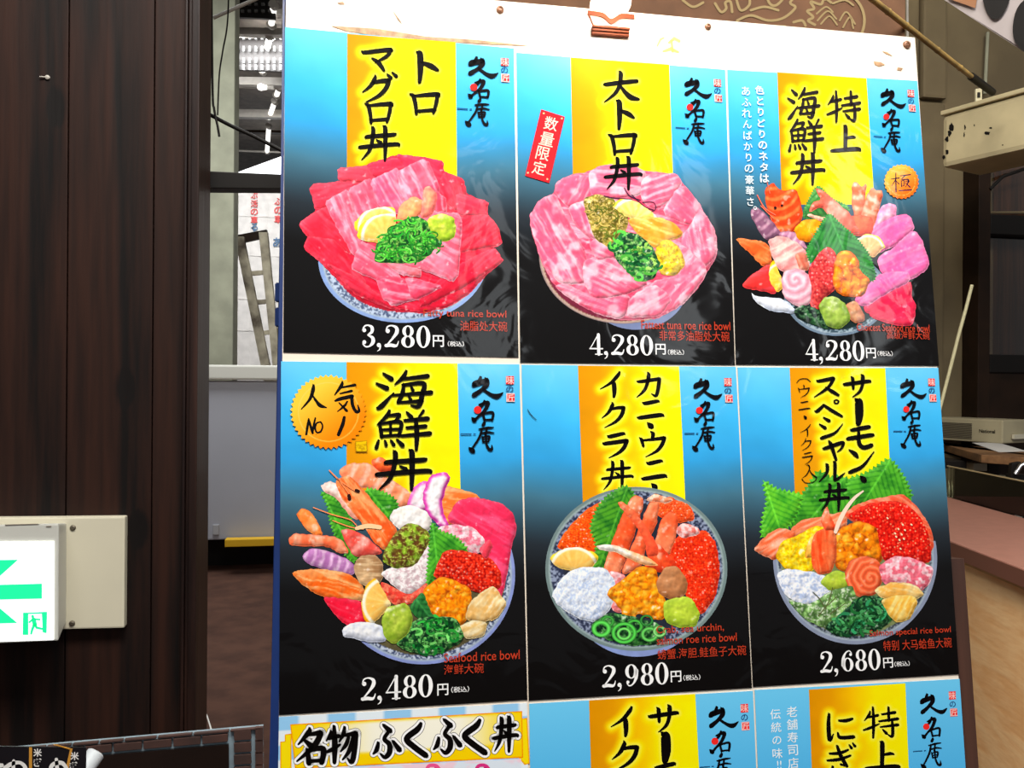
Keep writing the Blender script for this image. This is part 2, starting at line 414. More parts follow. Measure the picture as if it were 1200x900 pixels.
# ------------------------------------------------------------------ back of the stall, right of the board
YR = 3.7
xw = 0.55
struct(Geo().box((xw, YR, 0), (5.5, YR + 0.12, 4.4)).build('wall_back', m_beige))
struct(Geo().box((onY(1082, 60, YR - 0.04)[0], YR - 0.04, onY(1090, 118, YR)[2]), (onY(1111, 60, YR - 0.04)[0], YR, 4.4)).build('trim_3', m_beige, bevel=0.015))
struct(Geo().box((onY(1064, 60, YR - 0.02)[0], YR - 0.02, 0), (onY(1112, 300, YR - 0.05)[0], YR, onY(1090, 122, YR)[2])).build('trim_4', m_beige, bevel=0.01))
tag(Geo().tube([onY(1063, -20, YR - 0.12), onY(1063.5, 60, YR - 0.12)], 0.006).build('pipe', m_steel), 'thin pipe on the wall just right of the patterned curtain', 'pipe')

# shutter box
t = thing('shutter_box', at(1150, 200, 3.2), 'chipped cream metal shutter box high on the wall above the dark door', 'box')
z1, z0 = at(1103, 136, 3.45)[2], at(1100, 197, 3.45)[2]
pa, pb = at(1104, 137, 3.45), onZ(1250, 95, z1)
dv = (pb - pa) / np.linalg.norm(pb - pa); nb = np.array([-dv[1], dv[0], 0]);
if nb @ CF < 0: nb = -nb
A, B = pa, pa + dv * 2.0
lo = lambda p, z: np.array([p[0], p[1], z])
fz = z0
face = [lo(A, fz), lo(B, fz), lo(B, z1), lo(A, z1)]
Geo().hexa(face, [p + nb * 0.26 for p in face]).build('casing', mat('cream_enamel', (196, 182, 142), 0.45, noise=0.1, scale=6), t, bevel=0.02)
g = Geo().hexa([lo(A, z1) - nb * 0.012, lo(B, z1) - nb * 0.012, lo(B, z1 + 0.018) - nb * 0.012, lo(A, z1 + 0.018) - nb * 0.012],
               [p + nb * 0.28 for p in (lo(A, z1), lo(B, z1), lo(B, z1 + 0.018), lo(A, z1 + 0.018))])
g.build('lid', MATS['cream_enamel'], t, bevel=0.004)
g = Geo()
def on_face(px, py):
    d = ray(px, py); n = nb
    return CAM + d * (((A - CAM) @ n) / (d @ n)) - n * 0.0008
rnd = random.Random(5)
for (x, y, sx, sy) in ((1115, 149, 3, 5), (1113, 156, 2.6, 4), (1110, 163, 2.4, 4), (1131, 149, 1.2, 3), (1130, 158, 1, 3), (1157, 156, 4, 2.2), (1161, 150, 2, 1), (1110, 178, 2, 3), (1106, 184, 2, 3), (1142, 147, 0.8, 1.5), (1175, 170, 1, .8)):
    k = 12; c = [on_face(x + sx * math.cos(i * 6.283 / k) * rnd.uniform(.6, 1.2), y + sy * math.sin(i * 6.283 / k) * rnd.uniform(.6, 1.2)) for i in range(k)]
    g.add(c, [tuple(range(k))])
g.build('rust_patch', m_black, t)
# bracket and pipe on top of it
t = thing('bracket', at(1147, 122, 3.3), 'small pale bracket with a dark hole on top of the shutter box', 'bracket')
quadbox(Geo(), [(1143.5, 104), (1151, 103), (1151, 126), (1143.5, 127)], 3.4, 0.012).build('plate', mat('pale_bracket', (190, 182, 150), 0.4), t, bevel=0.002)
quadbox(Geo(), [(1145.8, 108), (1148.8, 108), (1148.8, 114), (1145.8, 114)], 3.396, 0.006).build('hole', m_black, t)
tag(Geo().tube([onY(1157.5, 38, YR - 0.03), onY(1154, 110, YR - 0.03)], 0.008).build('pipe', m_conc), 'pale upright pipe on the wall above the shutter box', 'pipe')
t = thing('bamboo_pole', at(1090, 50, 2.7), 'slanting bamboo pole with a dark end at the top right', 'pole')
P0, P1 = at(1008, -12, 2.25), at(1141, 92, 2.95)
g = Geo().tube([P0, P1], 0.0085, 14)
for s in (0.2, 0.34, 0.62, 0.85): c = P0 + (P1 - P0) * s; g.lathe([(0.0088, -0.006), (0.0102, 0), (0.0088, 0.006)], c, P1 - P0, 14)
g.build('cane', mat('yellow_bamboo', (186, 152, 84), 0.4, noise=0.25, scale=20), t, smooth=True)
Geo().tube([at(1138, 89.5, 2.93), at(1163, 108, 3.08)], 0.013, 14).build('end_grip', m_black, t, smooth=True)

# door with dark frame
yd = YR - 0.06
X = lambda px, y=300: onY(px, y, yd)[0]
Z = lambda py, px=1170: onY(px, py, yd)[2]
t = thing('glazed_door', (X(1230), yd, 0), 'dark framed glazed door under the cream shutter box', 'door')
xr_ = X(1330)
Geo().box((X(1138), yd - 0.05, 0), (X(1152), YR, Z(180))).build('frame_post', m_dbrown, t, bevel=0.004)
Geo().box((X(1152), yd - 0.05, Z(277)), (xr_, YR, Z(254))).build('transom', m_black, t, bevel=0.004)
Geo().box((X(1152), yd - 0.05, Z(437)), (xr_, YR, Z(416))).build('lower_rail', m_black, t, bevel=0.004)
Geo().box((X(1152), yd - 0.04, 0), (xr_, YR, Z(437))).build('lower_panel', m_dbrown, t)
Geo().box((X(1152), yd, Z(416)), (xr_, yd + 0.006, Z(277))).build('glass_pane', glass('door_glass', (0.8, 0.78, 0.75)), t)
Geo().box((X(1152), yd, Z(254)), (xr_, yd + 0.006, Z(190))).build('glass_pane', glass('door_glass', (0.8, 0.78, 0.75)), t)
o = Geo()
o.box((X(1155), YR - 0.004, Z(416)), (X(1174), YR + 0.0, Z(277))); o.build('curtain', mat('beige_reflection', (190, 168, 134), 0.8, noise=0.2, stretch=(6, 6, 0.3)), t)  # beige strip behind the glass, standing in for a reflection in the pane
Geo().box((X(1174), YR - 0.006, Z(416)), (xr_, YR - 0.002, Z(190))).build('curtain', mat('brown_reflection', (110, 68, 42), 0.8, noise=0.4, stretch=(8, 8, 0.3)), t)  # brown sheet behind the glass, also coloured as the panes' reflection
g = Geo().tube([onY(1160, 250, yd - 0.03), onY(1160, 208, yd - 0.03)], 0.006).tube([onY(1158, 249, yd - 0.03), onY(1215, 249, yd - 0.03)], 0.006)
g.build('pane_bead', m_beige, t)
g = Geo().tube([onY(1160, 222, yd - 0.05), onY(1175, 207, yd - 0.05), onY(1200, 198, yd - 0.05)], 0.008)
g.build('closer_arm', m_black, t, smooth=True)

wire('pole', [(1139, 334), (1131, 365), (1122, 398), (1105, 465), (985, 930)], [3.45] * 5, 2.0, mat('cream_pole', (196, 190, 150), 0.4), 'thin cream pole leaning behind the board', 'pole')

# shelf with heater
t = thing('plank_shelf', at(1150, 540, 2.95), 'brown wooden plank shelf carrying the beige appliance', 'shelf')
zs = at(1140, 529, 3.35)[2]
fr = [onZ(1090, 516, zs), onZ(1135, 529, zs), onZ(1150, 533, zs), onZ(1260, 540, zs)]
bk = [p + np.array([0.22, 0.55, 0]) for p in fr]
loop = fr + bk[::-1]
Geo().hexa([p - np.array([0, 0, 0.03]) for p in loop], loop).build('plank', wood('shelf_wood', (84, 56, 34), (128, 92, 58), axis='X', knots=False), t, bevel=0.002)
Geo().box(tuple(fr[1] + np.array([0.15, 0.47, -zs])), tuple(fr[1] + np.array([0.2, 0.52, -0.03]))).build('leg', m_dbrown, t)
Geo().box(tuple(fr[3] + np.array([0.05, 0.47, -zs])), tuple(fr[3] + np.array([0.1, 0.52, -0.03]))).build('leg', m_dbrown, t)
g = Geo(); q = [onZ(x, y, zs + 0.001) for x, y in ((1139, 519), (1170, 519), (1203, 529), (1170, 530))]
g.hexa(q, [p + np.array([0, 0, 0.0015]) for p in q])
tag(g.build('paper_sheet', mat('white_paper', (190, 188, 184), 0.7)), 'white sheet of paper lying on the plank shelf', 'paper')
t = thing('heater', at(1140, 515, 3.05), 'beige appliance with a ribbed grille lying on the plank shelf', 'appliance')
zb = zs + 0.002
f0, f1 = onZ(1085, 514, zb), onZ(1175, 520, zb)
hh = 0.105
dx = (f1 - f0) / np.linalg.norm(f1 - f0); dn = np.array([-dx[1], dx[0], 0]); dn = dn if dn @ CF > 0 else -dn
up = np.array([0, 0, 1.0])
m_ap = mat('beige_plastic', (168, 158, 128), 0.5, noise=0.08)
c = [f0, f1, f1 + dn * 0.2, f0 + dn * 0.2]
Geo().hexa(c, [p + up * hh for p in c]).build('housing', m_ap, t, bevel=0.006)
g = Geo()
L = np.linalg.norm(f1 - f0)
split = f0 + dx * L * 0.62
for k in range(12):
    zc = 0.012 + k * 0.0062
    a_ = [f0 - dn * 0.003 + up * zc, split - dn * 0.003 + up * zc, split - dn * 0.003 + up * (zc + 0.003), f0 - dn * 0.003 + up * (zc + 0.003)]
    g.hexa(a_, [p + dn * 0.006 for p in a_])
g.build('grille', mat('dark_grille', (70, 64, 52), 0.6), t)
g = Geo()
v, f = text_mesh('National', 0.02)
s = (L * 0.2) / (v[:, 0].max())
p = [split + dx * (L * 0.09 + a * s) - dn * 0.0015 + up * (hh * 0.42 + b * s) for a, b in v]
g.add(p, f); g.build('nameplate', m_black, t)
g = Geo(); c0 = f1 + dn * 0.06 + dx * 0.004 + up * 0.02
g.hexa([c0, c0 + dn * 0.15, c0 + dn * 0.15 + up * 0.02, c0 + up * 0.02], [q + dx * 0.012 for q in (c0, c0 + dn * 0.15, c0 + dn * 0.15 + up * 0.02, c0 + up * 0.02)])
g.build('handle', mat('light_plastic', (196, 190, 168), 0.4), t)

# service counter beside the board
ZC = 1.075
t = thing('service_counter', (1.25, 2.3, 0), 'service counter with brown top and light wood side right of the board', 'counter')
e0, e1 = onZ(1106, 631, ZC), onZ(1210, 671, ZC)
dc = (e1 - e0) / np.linalg.norm(e1 - e0)
e0, e1 = e0 - dc * 0.95, e0 + dc * 0.85
dn_ = np.array([-dc[1], dc[0], 0]); dn_ = dn_ if dn_[0] > 0 else -dn_
WD = 0.44
q = [e0, e1, e1 + dn_ * WD, e0 + dn_ * WD]
Geo().hexa([p - up * 0.042 for p in q], q).build('top', mat('brown_laminate', (160, 112, 97), 0.4, noise=0.05, scale=30), t, bevel=0.002)
q2 = [e0 - dn_ * 0.004, e1 - dn_ * 0.004, e1 + dn_ * 0.001, e0 + dn_ * 0.001]
Geo().hexa([p - up * 0.041 for p in q2], [p - up * 0.002 for p in q2]).build('nosing', mat('dark_laminate_edge', (112, 70, 56), 0.4), t)
i0, i1 = e0 + dn_ * 0.012, e1 + dn_ * 0.012
q3 = [i0, i1, i1 + dn_ * (WD - 0.03), i0 + dn_ * (WD - 0.03)]
Geo().hexa([p - up * 0.053 for p in q3], [p - up * 0.042 for p in q3]).build('batten', wood('light_plywood', (196, 146, 92), (224, 178, 122), axis='Y', knots=False, grain=60), t)
i0, i1 = e0 + dn_ * 0.028, e1 + dn_ * 0.028
q3 = [i0, i1, i1 + dn_ * (WD - 0.06), i0 + dn_ * (WD - 0.06)]
Geo().hexa([np.array([p[0], p[1], 0]) for p in q3], [p - up * 0.053 for p in q3]).build('side_panel', wood('light_wood_panel', (240, 180, 118), (254, 208, 150), axis='Y', knots=False, grain=26, scale=2), t)
# glass guard at the back of the counter
h0, h1 = e0 + dn_ * (WD + 0.01), e1 + dn_ * (WD + 0.01)
t = thing('glass_guard', tuple((h0 + h1) / 2 - up * ZC), 'clear glass pane standing along the back of the brown counter', 'glass pane')
gz = 0.115
g = Geo().hexa([h0, h1, h1 + dn_ * 0.006, h0 + dn_ * 0.006], [p + up * gz for p in (h0, h1, h1 + dn_ * 0.006, h0 + dn_ * 0.006)])
g.build('pane', glass('guard_glass', (0.82, 0.86, 0.82)), t)
k0, k1 = h0 + up * gz, h1 + up * gz
Geo().hexa([k0, k1, k1 + dn_ * 0.006, k0 + dn_ * 0.006], [p + up * 0.004 for p in (k0, k1, k1 + dn_ * 0.006, k0 + dn_ * 0.006)]).build('polished_edge', mat('glass_edge', (176, 160, 120), 0.3), t)
for s in (0.62, 0.86):
    p = h0 + (h1 - h0) * s + dn_ * 0.01
    Geo().hexa([p, p + dc * 0.012, p + dc * 0.012 + dn_ * 0.012, p + dn_ * 0.012], [r + up * gz for r in (p, p + dc * 0.012, p + dc * 0.012 + dn_ * 0.012, p + dn_ * 0.012)]).build('post', m_conc, t)
h0_, h1_ = h0 + dn_ * 0.03, h1 + dn_ * 0.03
q = [h0_, h1_, h1_ + dn_ * 0.4, h0_ + dn_ * 0.4]
zl = 0.90
t = thing('prep_table', tuple((q[0] + q[2]) / 2 * np.array([1, 1, 0])), 'dark work table behind the glass pane', 'table')
Geo().hexa([np.array([p[0], p[1], zl - 0.04]) for p in q], [np.array([p[0], p[1], zl]) for p in q]).build('tabletop', mat('dark_table', (46, 42, 36), 0.4, noise=0.3, scale=6), t)
for p in q: Geo().tube([(p[0] * 0.98 + 0.03, p[1], 0), (p[0] * 0.98 + 0.03, p[1], zl - 0.04)], 0.02).build('leg', m_steel, t)
def small_box(name, px, py, wpx, hpx, D, dep, m, label, cat):
    return tag(quadbox(Geo(), [(px - wpx / 2, py - hpx), (px + wpx / 2, py - hpx), (px + wpx / 2, py), (px - wpx / 2, py)], D, dep).build(name, m, bevel=0.003), label, cat)

# ------------------------------------------------------------------ curtain, banner and clutter around the board
def cloth(name, px, D, m, parent=None, wave=0.012, n=60, rows=8):
    "hanging cloth through photo-pixel corners TL TR BR BL with soft upright folds and a back side"
    c = [at(x, y, d) for (x, y), d in zip(px, D)]
    fr, bk = [], []
    nn = np.cross(c[1] - c[0], c[3] - c[0]); nn /= np.linalg.norm(nn)
    if nn @ CF > 0: nn = -nn
    for j in range(rows + 1):
        for i in range(n + 1):
            s, t_ = i / n, j / rows
            p = (c[0] * (1 - s) + c[1] * s) * (1 - t_) + (c[3] * (1 - s) + c[2] * s) * t_
            p = p + nn * wave * math.sin(s * 19 + 0.6 * math.sin(s * 7)) * (0.6 + 0.4 * t_)
            fr.append(p); bk.append(p - nn * 0.0015)
    W = n + 1; fs = []
    N = len(fr)
    for j in range(rows):
        for i in range(n):
            a = j * W + i
            fs += [(a, a + 1, a + W + 1, a + W), (N + a + W, N + a + W + 1, N + a + 1, N + a)]
    for i in range(n):
        fs += [(i + 1, i, N + i, N + i + 1), (rows * W + i, rows * W + i + 1, N + rows * W + i + 1, N + rows * W + i)]
    for j in range(rows):
        a = j * W; b = a + n
        fs += [(a, a + W, N + a + W, N + a), (b + W, b, N + b, N + b + W)]
    g = Geo(); g.v = [tuple(p) for p in fr + bk]; g.f = fs
    return g.build(name, m, parent, smooth=True)
t = thing('noren_curtain', at(820, 55, 2.4), 'brown split curtain with beige flower outlines hanging behind the board', 'curtain')
m_noren = mat('brown_noren', (112, 78, 54), 0.9, noise=0.15, scale=10)
ND = 2.42
cloth('cloth', [(520, -90), (1062, -90), (1060, 62), (520, 62)], [2.36, 2.5, 2.5, 2.36], m_noren, t, wave=0.001)
def nd(x): return 2.36 + 0.14 * (x - 520) / 540 - 0.0035
def flat_strokes(g, strokes, depth, s=1.0, wmul=1.0, smooth=True):
    for st in strokes:
        pts = np.array(st, float)
        q = spline(pts, 6) if smooth else pts
        vs, fs = ribbon(q[:, :2], q[:, 2] * wmul)
        g.add([at(x, y, depth(x)) for x, y in vs], fs)
def spline(p, n=8):
    out = []
    for i in range(len(p) - 1):
        p0, p1, p2, p3 = p[max(i - 1, 0)], p[i], p[i + 1], p[min(i + 2, len(p) - 1)]
        for s in np.linspace(0, 1, n, endpoint=False):
            out.append(0.5 * (2 * p1 + (p2 - p0) * s + (2 * p0 - 5 * p1 + 4 * p2 - p3) * s * s + (3 * p1 - p0 - 3 * p2 + p3) * s ** 3))
    out.append(p[-1]); return np.array(out)
def ribbon(xy, wd, cap=6, brush=False):
    "flat brush stroke: quads along the path with rounded ends"
    xy = np.asarray(xy, float); n = len(xy)
    t_ = np.zeros_like(xy); t_[1:-1] = xy[2:] - xy[:-2]; t_[0] = xy[1] - xy[0]; t_[-1] = xy[-1] - xy[-2]
    t_ /= np.linalg.norm(t_, axis=1)[:, None] + 1e-9
    nr = np.stack([-t_[:, 1], t_[:, 0]], 1); h = np.abs(np.asarray(wd)) / 2
    L_, R_ = xy + nr * h[:, None], xy - nr * h[:, None]
    vs = [tuple(p) for p in L_] + [tuple(p) for p in R_]
    fs = [(i, i + 1, n + i + 1, n + i) for i in range(n - 1)]
    if brush:
        # a slanted touch-down and lift-off, as a brush leaves them
        k = len(vs); vs += [(xy[0, 0] - .75 * h[0] - .5 * t_[0, 0] * h[0], xy[0, 1] - .75 * h[0] - .5 * t_[0, 1] * h[0]), (xy[-1, 0] + .5 * h[-1] + .5 * t_[-1, 0] * h[-1], xy[-1, 1] + .4 * h[-1] + .5 * t_[-1, 1] * h[-1])]
        cap = 3; fs += [(0, n, k), (n - 1, 2 * n - 1, k + 1)]; h = h * .999
    for e, sg in ((0, -1), (n - 1, 1)):
        k = len(vs); a0 = math.atan2(nr[e, 1], nr[e, 0])
        for j in range(cap + 1):
            a = a0 - sg * math.pi * j / cap
            vs.append((xy[e, 0] + h[e] * math.cos(a), xy[e, 1] + h[e] * math.sin(a)))
        fs.append(tuple(range(k, k + cap + 1)))
    return vs, fs
g = Geo()
W_ = 3.2
C_ = lambda cx, cy, rx, ry, a0=0, a1=360, w=W_, n=14: [(cx + rx * math.cos(math.radians(a)), cy + ry * math.sin(math.radians(a)), w) for a in np.linspace(a0, a1, n)]
fl = [[(838, 4, 3), (845, 14, 3), (851, 10, 3), (850, 3, 3), (856, 2, 3), (858, 14, 3)], [(862, -4, 3), (868, 12, 3), (878, 6, 3), (878, -4, 3)],
      [(880, 12, 3), (896, 8, 3), (912, 12, 3)], [(896, -10, 3), (902, 4, 3), (910, 6, 3), (920, -4, 3)],
      [(864, 24, 3), (880, 18, 3), (900, 24, 3), (918, 21, 3), (932, 9, 3), (926, 3, 3), (936, -8, 3)], [(866, 28, 3), (890, 30, 3), (920, 31, 3)],
      [(955, 29, 3), (947, 24, 3), (953, 20, 3), (946, 13, 3), (954, 10, 3), (950, 2, 3), (962, 5, 3), (966, -2, 3), (974, 3, 3)],
      [(957, 16, 2), (968, 8, 2), (976, 14, 2)], [(958, 24, 2), (970, 13, 2), (980, 22, 2)], [(962, 28, 2), (972, 19, 2), (981, 29, 2)],
      [(984, 24, 2), (992, 14, 2), (1002, 28, 2)], [(988, 32, 2), (996, 20, 2), (1000, 33, 2)], [(976, 4, 2.4), (990, 0, 2.4), (1000, 6, 2.4)],
      C_(985, 24, 28, 32, -130, 40), [(930, 26, 3), (940, 24, 3), (944, 30, 3)], [(800, 0, 3), (812, 8, 3), (824, 3, 3)]]
flat_strokes(g, fl, nd)
g.build('flower_print', mat('beige_print', (146, 126, 86), 0.9), t)

t = thing('lettered_banner', at(1160, 40, 2.3), 'pale cloth banner with big black letters slanting into the top right corner', 'banner')
q = [(1085, -14), (1260, -14), (1260, 96), (1205, 64)]
g = Geo(); quadbox(g, q, [2.45, 2.2, 2.2, 2.28], 0.003); g.build('cloth', mat('grey_white_cloth', (176, 166, 164), 0.85, noise=0.06), t)
bn = lambda x: 2.45 - 0.25 * (x - 1085) / 175 - 0.012
def blob(g, pts, depth):
    p = chaikin(np.array(pts, float), 2); g.add([at(x, y, depth(x)) for x, y in p], [tuple(range(len(p)))])
def chaikin(p, n=2, c=0.25):
    for _ in range(n):
        q = np.roll(p, -1, 0); p = np.stack([(1 - c) * p + c * q, c * p + (1 - c) * q], 1).reshape(-1, 2)
    return p
g = Geo()
blob(g, [(1150, -8), (1184, -8), (1182, 6), (1172, 22), (1162, 23), (1154, 10)], bn)
blob(g, [(1192, 4), (1215, -8), (1230, 60), (1215, 70), (1192, 56), (1185, 36)], bn)
g.build('lettering', m_black, t)
g = Geo(); g.add([at(x, y, bn(x)) for x, y in ((1108, -8), (1146, -8), (1143, 9.5), (1113, -1))], [(0, 1, 2, 3)])
g.build('seal_print', mat('brown_seal', (150, 104, 70), 0.8), t)

# clutter on the work table
small_box('carton', 1149, 552, 16, 9, 3.4, 0.1, mat('white_carton', (186, 180, 160), 0.6), 'small off-white carton below the plank shelf', 'box')
small_box('tray', 1171, 562, 18, 5, 3.4, 0.12, mat('cream_tray', (176, 166, 140), 0.5), 'low cream tray beside the carton under the shelf', 'tray')
small_box('crate', 1116, 549, 34, 9, 3.4, 0.16, m_black, 'black crate under the left end of the plank shelf', 'crate')
t = thing('clamp_stand', at(1192, 570, 2.7), 'black clamp stand with a silver jaw at the right edge under the shelf', 'stand')
g = Geo(); quadbox(g, [(1186, 543), (1197, 541), (1188, 569), (1184, 569)], 2.93, 0.02); quadbox(g, [(1184, 556), (1203, 556), (1203, 571), (1184, 571)], 2.95, 0.03)
g.build('body', m_black, t, bevel=0.002)
Geo().tube([at(1190, 556, 2.91), at(1196, 546, 2.91), at(1206, 541, 2.91)], 0.008).build('jaw', mat('chrome', (200, 200, 200), 0.2, metal=1.0), t, smooth=True)
Geo().tube([at(1194, 571, 2.95), at(1193, 652, 2.95)], 0.012).build('post', m_steel, t)

# ------------------------------------------------------------------ green exit sign on the dark wood wall
t = thing('exit_sign', tuple(onY(40, 740, YW) - np.array([0, 0.0, 0])), 'lit green and white emergency exit sign mounted on the dark wood wall', 'sign')
m_cream = mat('cream_plastic', (200, 194, 172), 0.45, noise=0.02)
q = [(-120, 608), (146.5, 605.5), (145.5, 736), (-120, 742)]
def onq(pts, y, back, g):
    a = [onY(px, py, y) for px, py in pts]
    return g.hexa(a, [p + np.array([0, back, 0]) for p in a])
onq(q, YW - 0.022, 0.0215, Geo()).build('mounting_plate', m_cream, t, bevel=0.003)
YS = 1.64
fr = [(-150, 618), (69, 613.5), (68.5, 751), (-150, 761)]
a = [onY(px, py, YS) for px, py in fr]
b = [onY(px, py, YS) + np.array([dx_, YW - 0.02 - YS, dz_]) for (px, py), dx_, dz_ in zip(fr, (0.01, -0.012, -0.012, 0.01), (-0.012, -0.012, 0.012, 0.012))]
Geo().hexa(a, b).build('housing', mat('light_grey_plastic', (190, 190, 182), 0.4, noise=0.02), t, bevel=0.003)
onq([(-140, 636.5), (63, 634.5), (62.5, 750), (-140, 757)], YS - 0.003, 0.004, Geo()).build('light_panel', emit('sign_white', (250, 253, 252), 1.05), t)
m_green = emit('sign_green', (20, 214, 140), 0.75)
g = Geo()
def flat(g, pts, y, back=0.001): return onq(pts, y, back, g)
ys = YS - 0.0045
flat(g, [(-60, 687), (49, 684), (49, 701.5), (-60, 704)], ys)
flat(g, [(21, 656), (-16, 656.5), (-64, 694), (-40, 694), (-12, 685.7)], ys - 0.0003)
flat(g, [(-40, 694), (-64, 694), (-16, 731), (20, 730), (-12, 703)], ys - 0.0003)
g.build('arrow', m_green, t)
g = Geo()
flat(g, [(27, 718), (33, 718), (33, 744), (26.5, 744)], ys); flat(g, [(33, 718), (55, 717), (55, 719), (33, 719.5)], ys)
flat(g, [(49, 719), (55, 719), (54.5, 742), (50, 741)], ys)
sv = lambda st: [ (onY(x, y, ys), None) for x, y in st]
for st in ([(39.3, 726, 5), (41, 732, 5)], [(38, 726, 2.2), (34.5, 729, 2.2)], [(41, 725.5, 2.2), (46.5, 726, 2.2)], [(41, 732, 3.4), (43, 735.5, 3), (50, 737, 2.4)], [(40, 732, 3.4), (38, 737, 3), (36.5, 742.5, 2.4)], [(38.2, 722.3, 3.4), (38.4, 722.6, 3.4)]):
    vs, fs = ribbon(np.array(st)[:, :2], np.array(st)[:, 2]); p = [onY(x, y, ys - 0.0006) for x, y in vs]; g.add(p, fs)
g.build('running_man', m_green, t)
m_screw = mat('screw_metal', (120, 112, 98), 0.35, metal=0.8)
for x, y in ((85.5, 618.5), (84.5, 730.5)):
    o = Geo(); c = onY(x, y, YW - 0.022)
    o.lathe([(0.0055, 0), (0.005, 0.002), (0.003, 0.003)], c, (0, -1, 0), 16); o.build('screw', m_screw, t)
o = Geo(); flat(o, [(54, 616.6), (60, 616.4), (60, 617.6), (54, 617.8)], YS - 0.001); flat(o, [(6, 614.8), (44, 613.8), (46, 614.4), (6, 615.8)], YS - 0.001)
o.build('rating_mark', mat('grey_ink', (120, 112, 100), 0.6), t)
c = onY(56, 91, YW)
tag(Geo().lathe([(0.0045, 0), (0.004, 0.003), (0.0015, 0.004)], c, (0, -1, 0), 14).tube([c + np.array([-0.001, -0.002, 0]), c + np.array([-0.013, -0.004, -0.0005])], 0.0013).build('nail', m_steel), 'bright nail head high on the dark wood wall', 'nail')

# ------------------------------------------------------------------ brick bordered dark case, flyer and paper roll at the lower left
YC = 1.36
t = thing('brick_bordered_case', tuple(onY(220, 900, YC) * np.array([1, 1, 0])), 'dark glass case with a brick patterned border at the foot of the dark wall', 'case')
P = lambda x, y: onY(x, y, YC)
zc_t = lambda x: 873 + (852 - 873) * (x - 62) / 238
band = Geo()
q = [(-80, 885.5), (308, 851.3), (309, 1000), (-80, 1000)]
onq(q, YC + 0.004, 0.008, band); band.build('border', mat('grey_blue_grout', (128, 146, 156), 0.7, noise=0.15, scale=30), t)
m_brick = mat('brown_brick', (72, 44, 36), 0.75, rgb2=(44, 28, 24), scale=16)
g = Geo()
top = lambda x: 885.5 - 34.2 * (x + 80) / 388 + 0.6
def brick(pts):
    a = [P(x, y) for x, y in pts]; g.hexa([p + np.array([0, -0.001, 0]) for p in a], [p + np.array([0, 0.006, 0]) for p in a])
x = -62; row = 0
xs = [-66, -30, 4, 37, 69, 98.5, 132, 167, 202, 236, 268]
for a_, b_ in zip(xs[:-1], xs[1:]):
    brick([(a_ + 1.2, top(a_) + 4.4), (b_ - 1.2, top(b_) + 4.4), (b_ - 1.2, top(b_) + 13.6), (a_ + 1.2, top(a_) + 13.6)])
xs2 = [-80, -48, -14, 22, 54, 84, 116, 145, 184, 226, 269]
for a_, b_ in zip(xs2[:-1], xs2[1:]):
    brick([(a_ + 1, top(a_) + 0.2), (b_ - 1, top(b_) + 0.2), (b_ - 1, top(b_) + 2.6), (a_ + 1, top(a_) + 2.6)])
y = 856.5
while y < 990:
    brick([(274, y), (294, y - 1.4), (294.5, y + 10), (274.5, y + 11.4)]); brick([(299, y - 4), (308, y - 4.4), (308.5, y + 12), (299.5, y + 12.5)]); y += 14.2
brick([(270, top(270) + 0.4), (306, top(306) + 0.4), (306, top(306) + 2.4), (270, top(270) + 2.4)])
g.build('brick', m_brick, t, bevel=0.0008)
m_dglass = mat('dark_glass', (26, 20, 18), 0.06, noise=0.2, coat=0.5)
g = Geo(); onq([(-60, top(-60) + 17), (268, top(268) + 17), (269, 1000), (-60, 1000)], YC - 0.001, 0.004, g); g.build('glass_front', m_dglass, t)
# folded pale card lamp shape behind the glass edge
t = thing('black_flyer', at(50, 905, 1.22), 'black flyer with white brush lettering and orange stripes at the lower left', 'flyer')
YF = 1.2
g = Geo(); onq([(-60, 874), (101, 876), (98, 1000), (-60, 1000)], YF, 0.002, g); g.build('sheet', mat('black_paper', (20, 19, 24), 0.3), t)
g = Geo(); onq([(34, 876), (37.5, 876), (37.5, 903), (34, 903)], YF - 0.0008, 0.0005, g); onq([(82, 878), (85, 877), (80, 903), (76.5, 903)], YF - 0.0008, 0.0005, g)
onq([(62, 872.6), (66, 872.4), (84, 877.5), (82, 878.6)], YF - 0.0008, 0.0005, g)
g.build('stripe', mat('orange_ink', (196, 138, 50), 0.5), t)
g = Geo()
for ch, cx, cy, sz in (('米', 44, 882, 10), ('ぎ', 44, 893.5, 10), ('米', 87.5, 886, 10), ('ぎ', 86, 897.5, 10)):
    v, f = text_mesh(ch, 0.025); c = (v.max(0) + v.min(0)) / 2; s = sz / max((v.max(0) - v.min(0)).max(), .5)
    g.add([onY(cx + (p[0] - c[0]) * s, cy - (p[1] - c[1]) * s, YF - 0.0012) for p in v], f)
for st in ([(6, 900, 5), (14, 895, 5), (24, 894, 4), (30, 901, 5), (26, 912, 5)], [(16, 892, 4), (15, 912, 5)], [(58, 904, 4), (62, 896, 5), (72, 894, 5), (78, 900, 4)], [(66, 890, 4), (68, 910, 5)], [(-20, 899, 5), (2, 897, 5)]):
    q = spline(np.array(st, float), 6); vs, fs = ribbon(q[:, :2], q[:, 2]); g.add([onY(x, y, YF - 0.0012) for x, y in vs], fs)
g.build('brush_lettering', mat('white_ink', (224, 222, 218), 0.6), t)
t = thing('paper_roll', at(112, 905, 1.27), 'white roll with a brown end standing beside the black flyer', 'roll')
o = Geo(); c = onY(110, 886, 1.29); ax = np.array([0.35, 0.45, 0.5]); ax /= np.linalg.norm(ax)
c = c - ax * 0.004
o.lathe([(0.0, -0.09), (0.0125, -0.09), (0.0125, 0.008), (0.010, 0.010), (0.0, 0.010)], c, ax, 24, cap=False).build('tube', mat('white_tube', (190, 196, 200), 0.5), t, smooth=True)
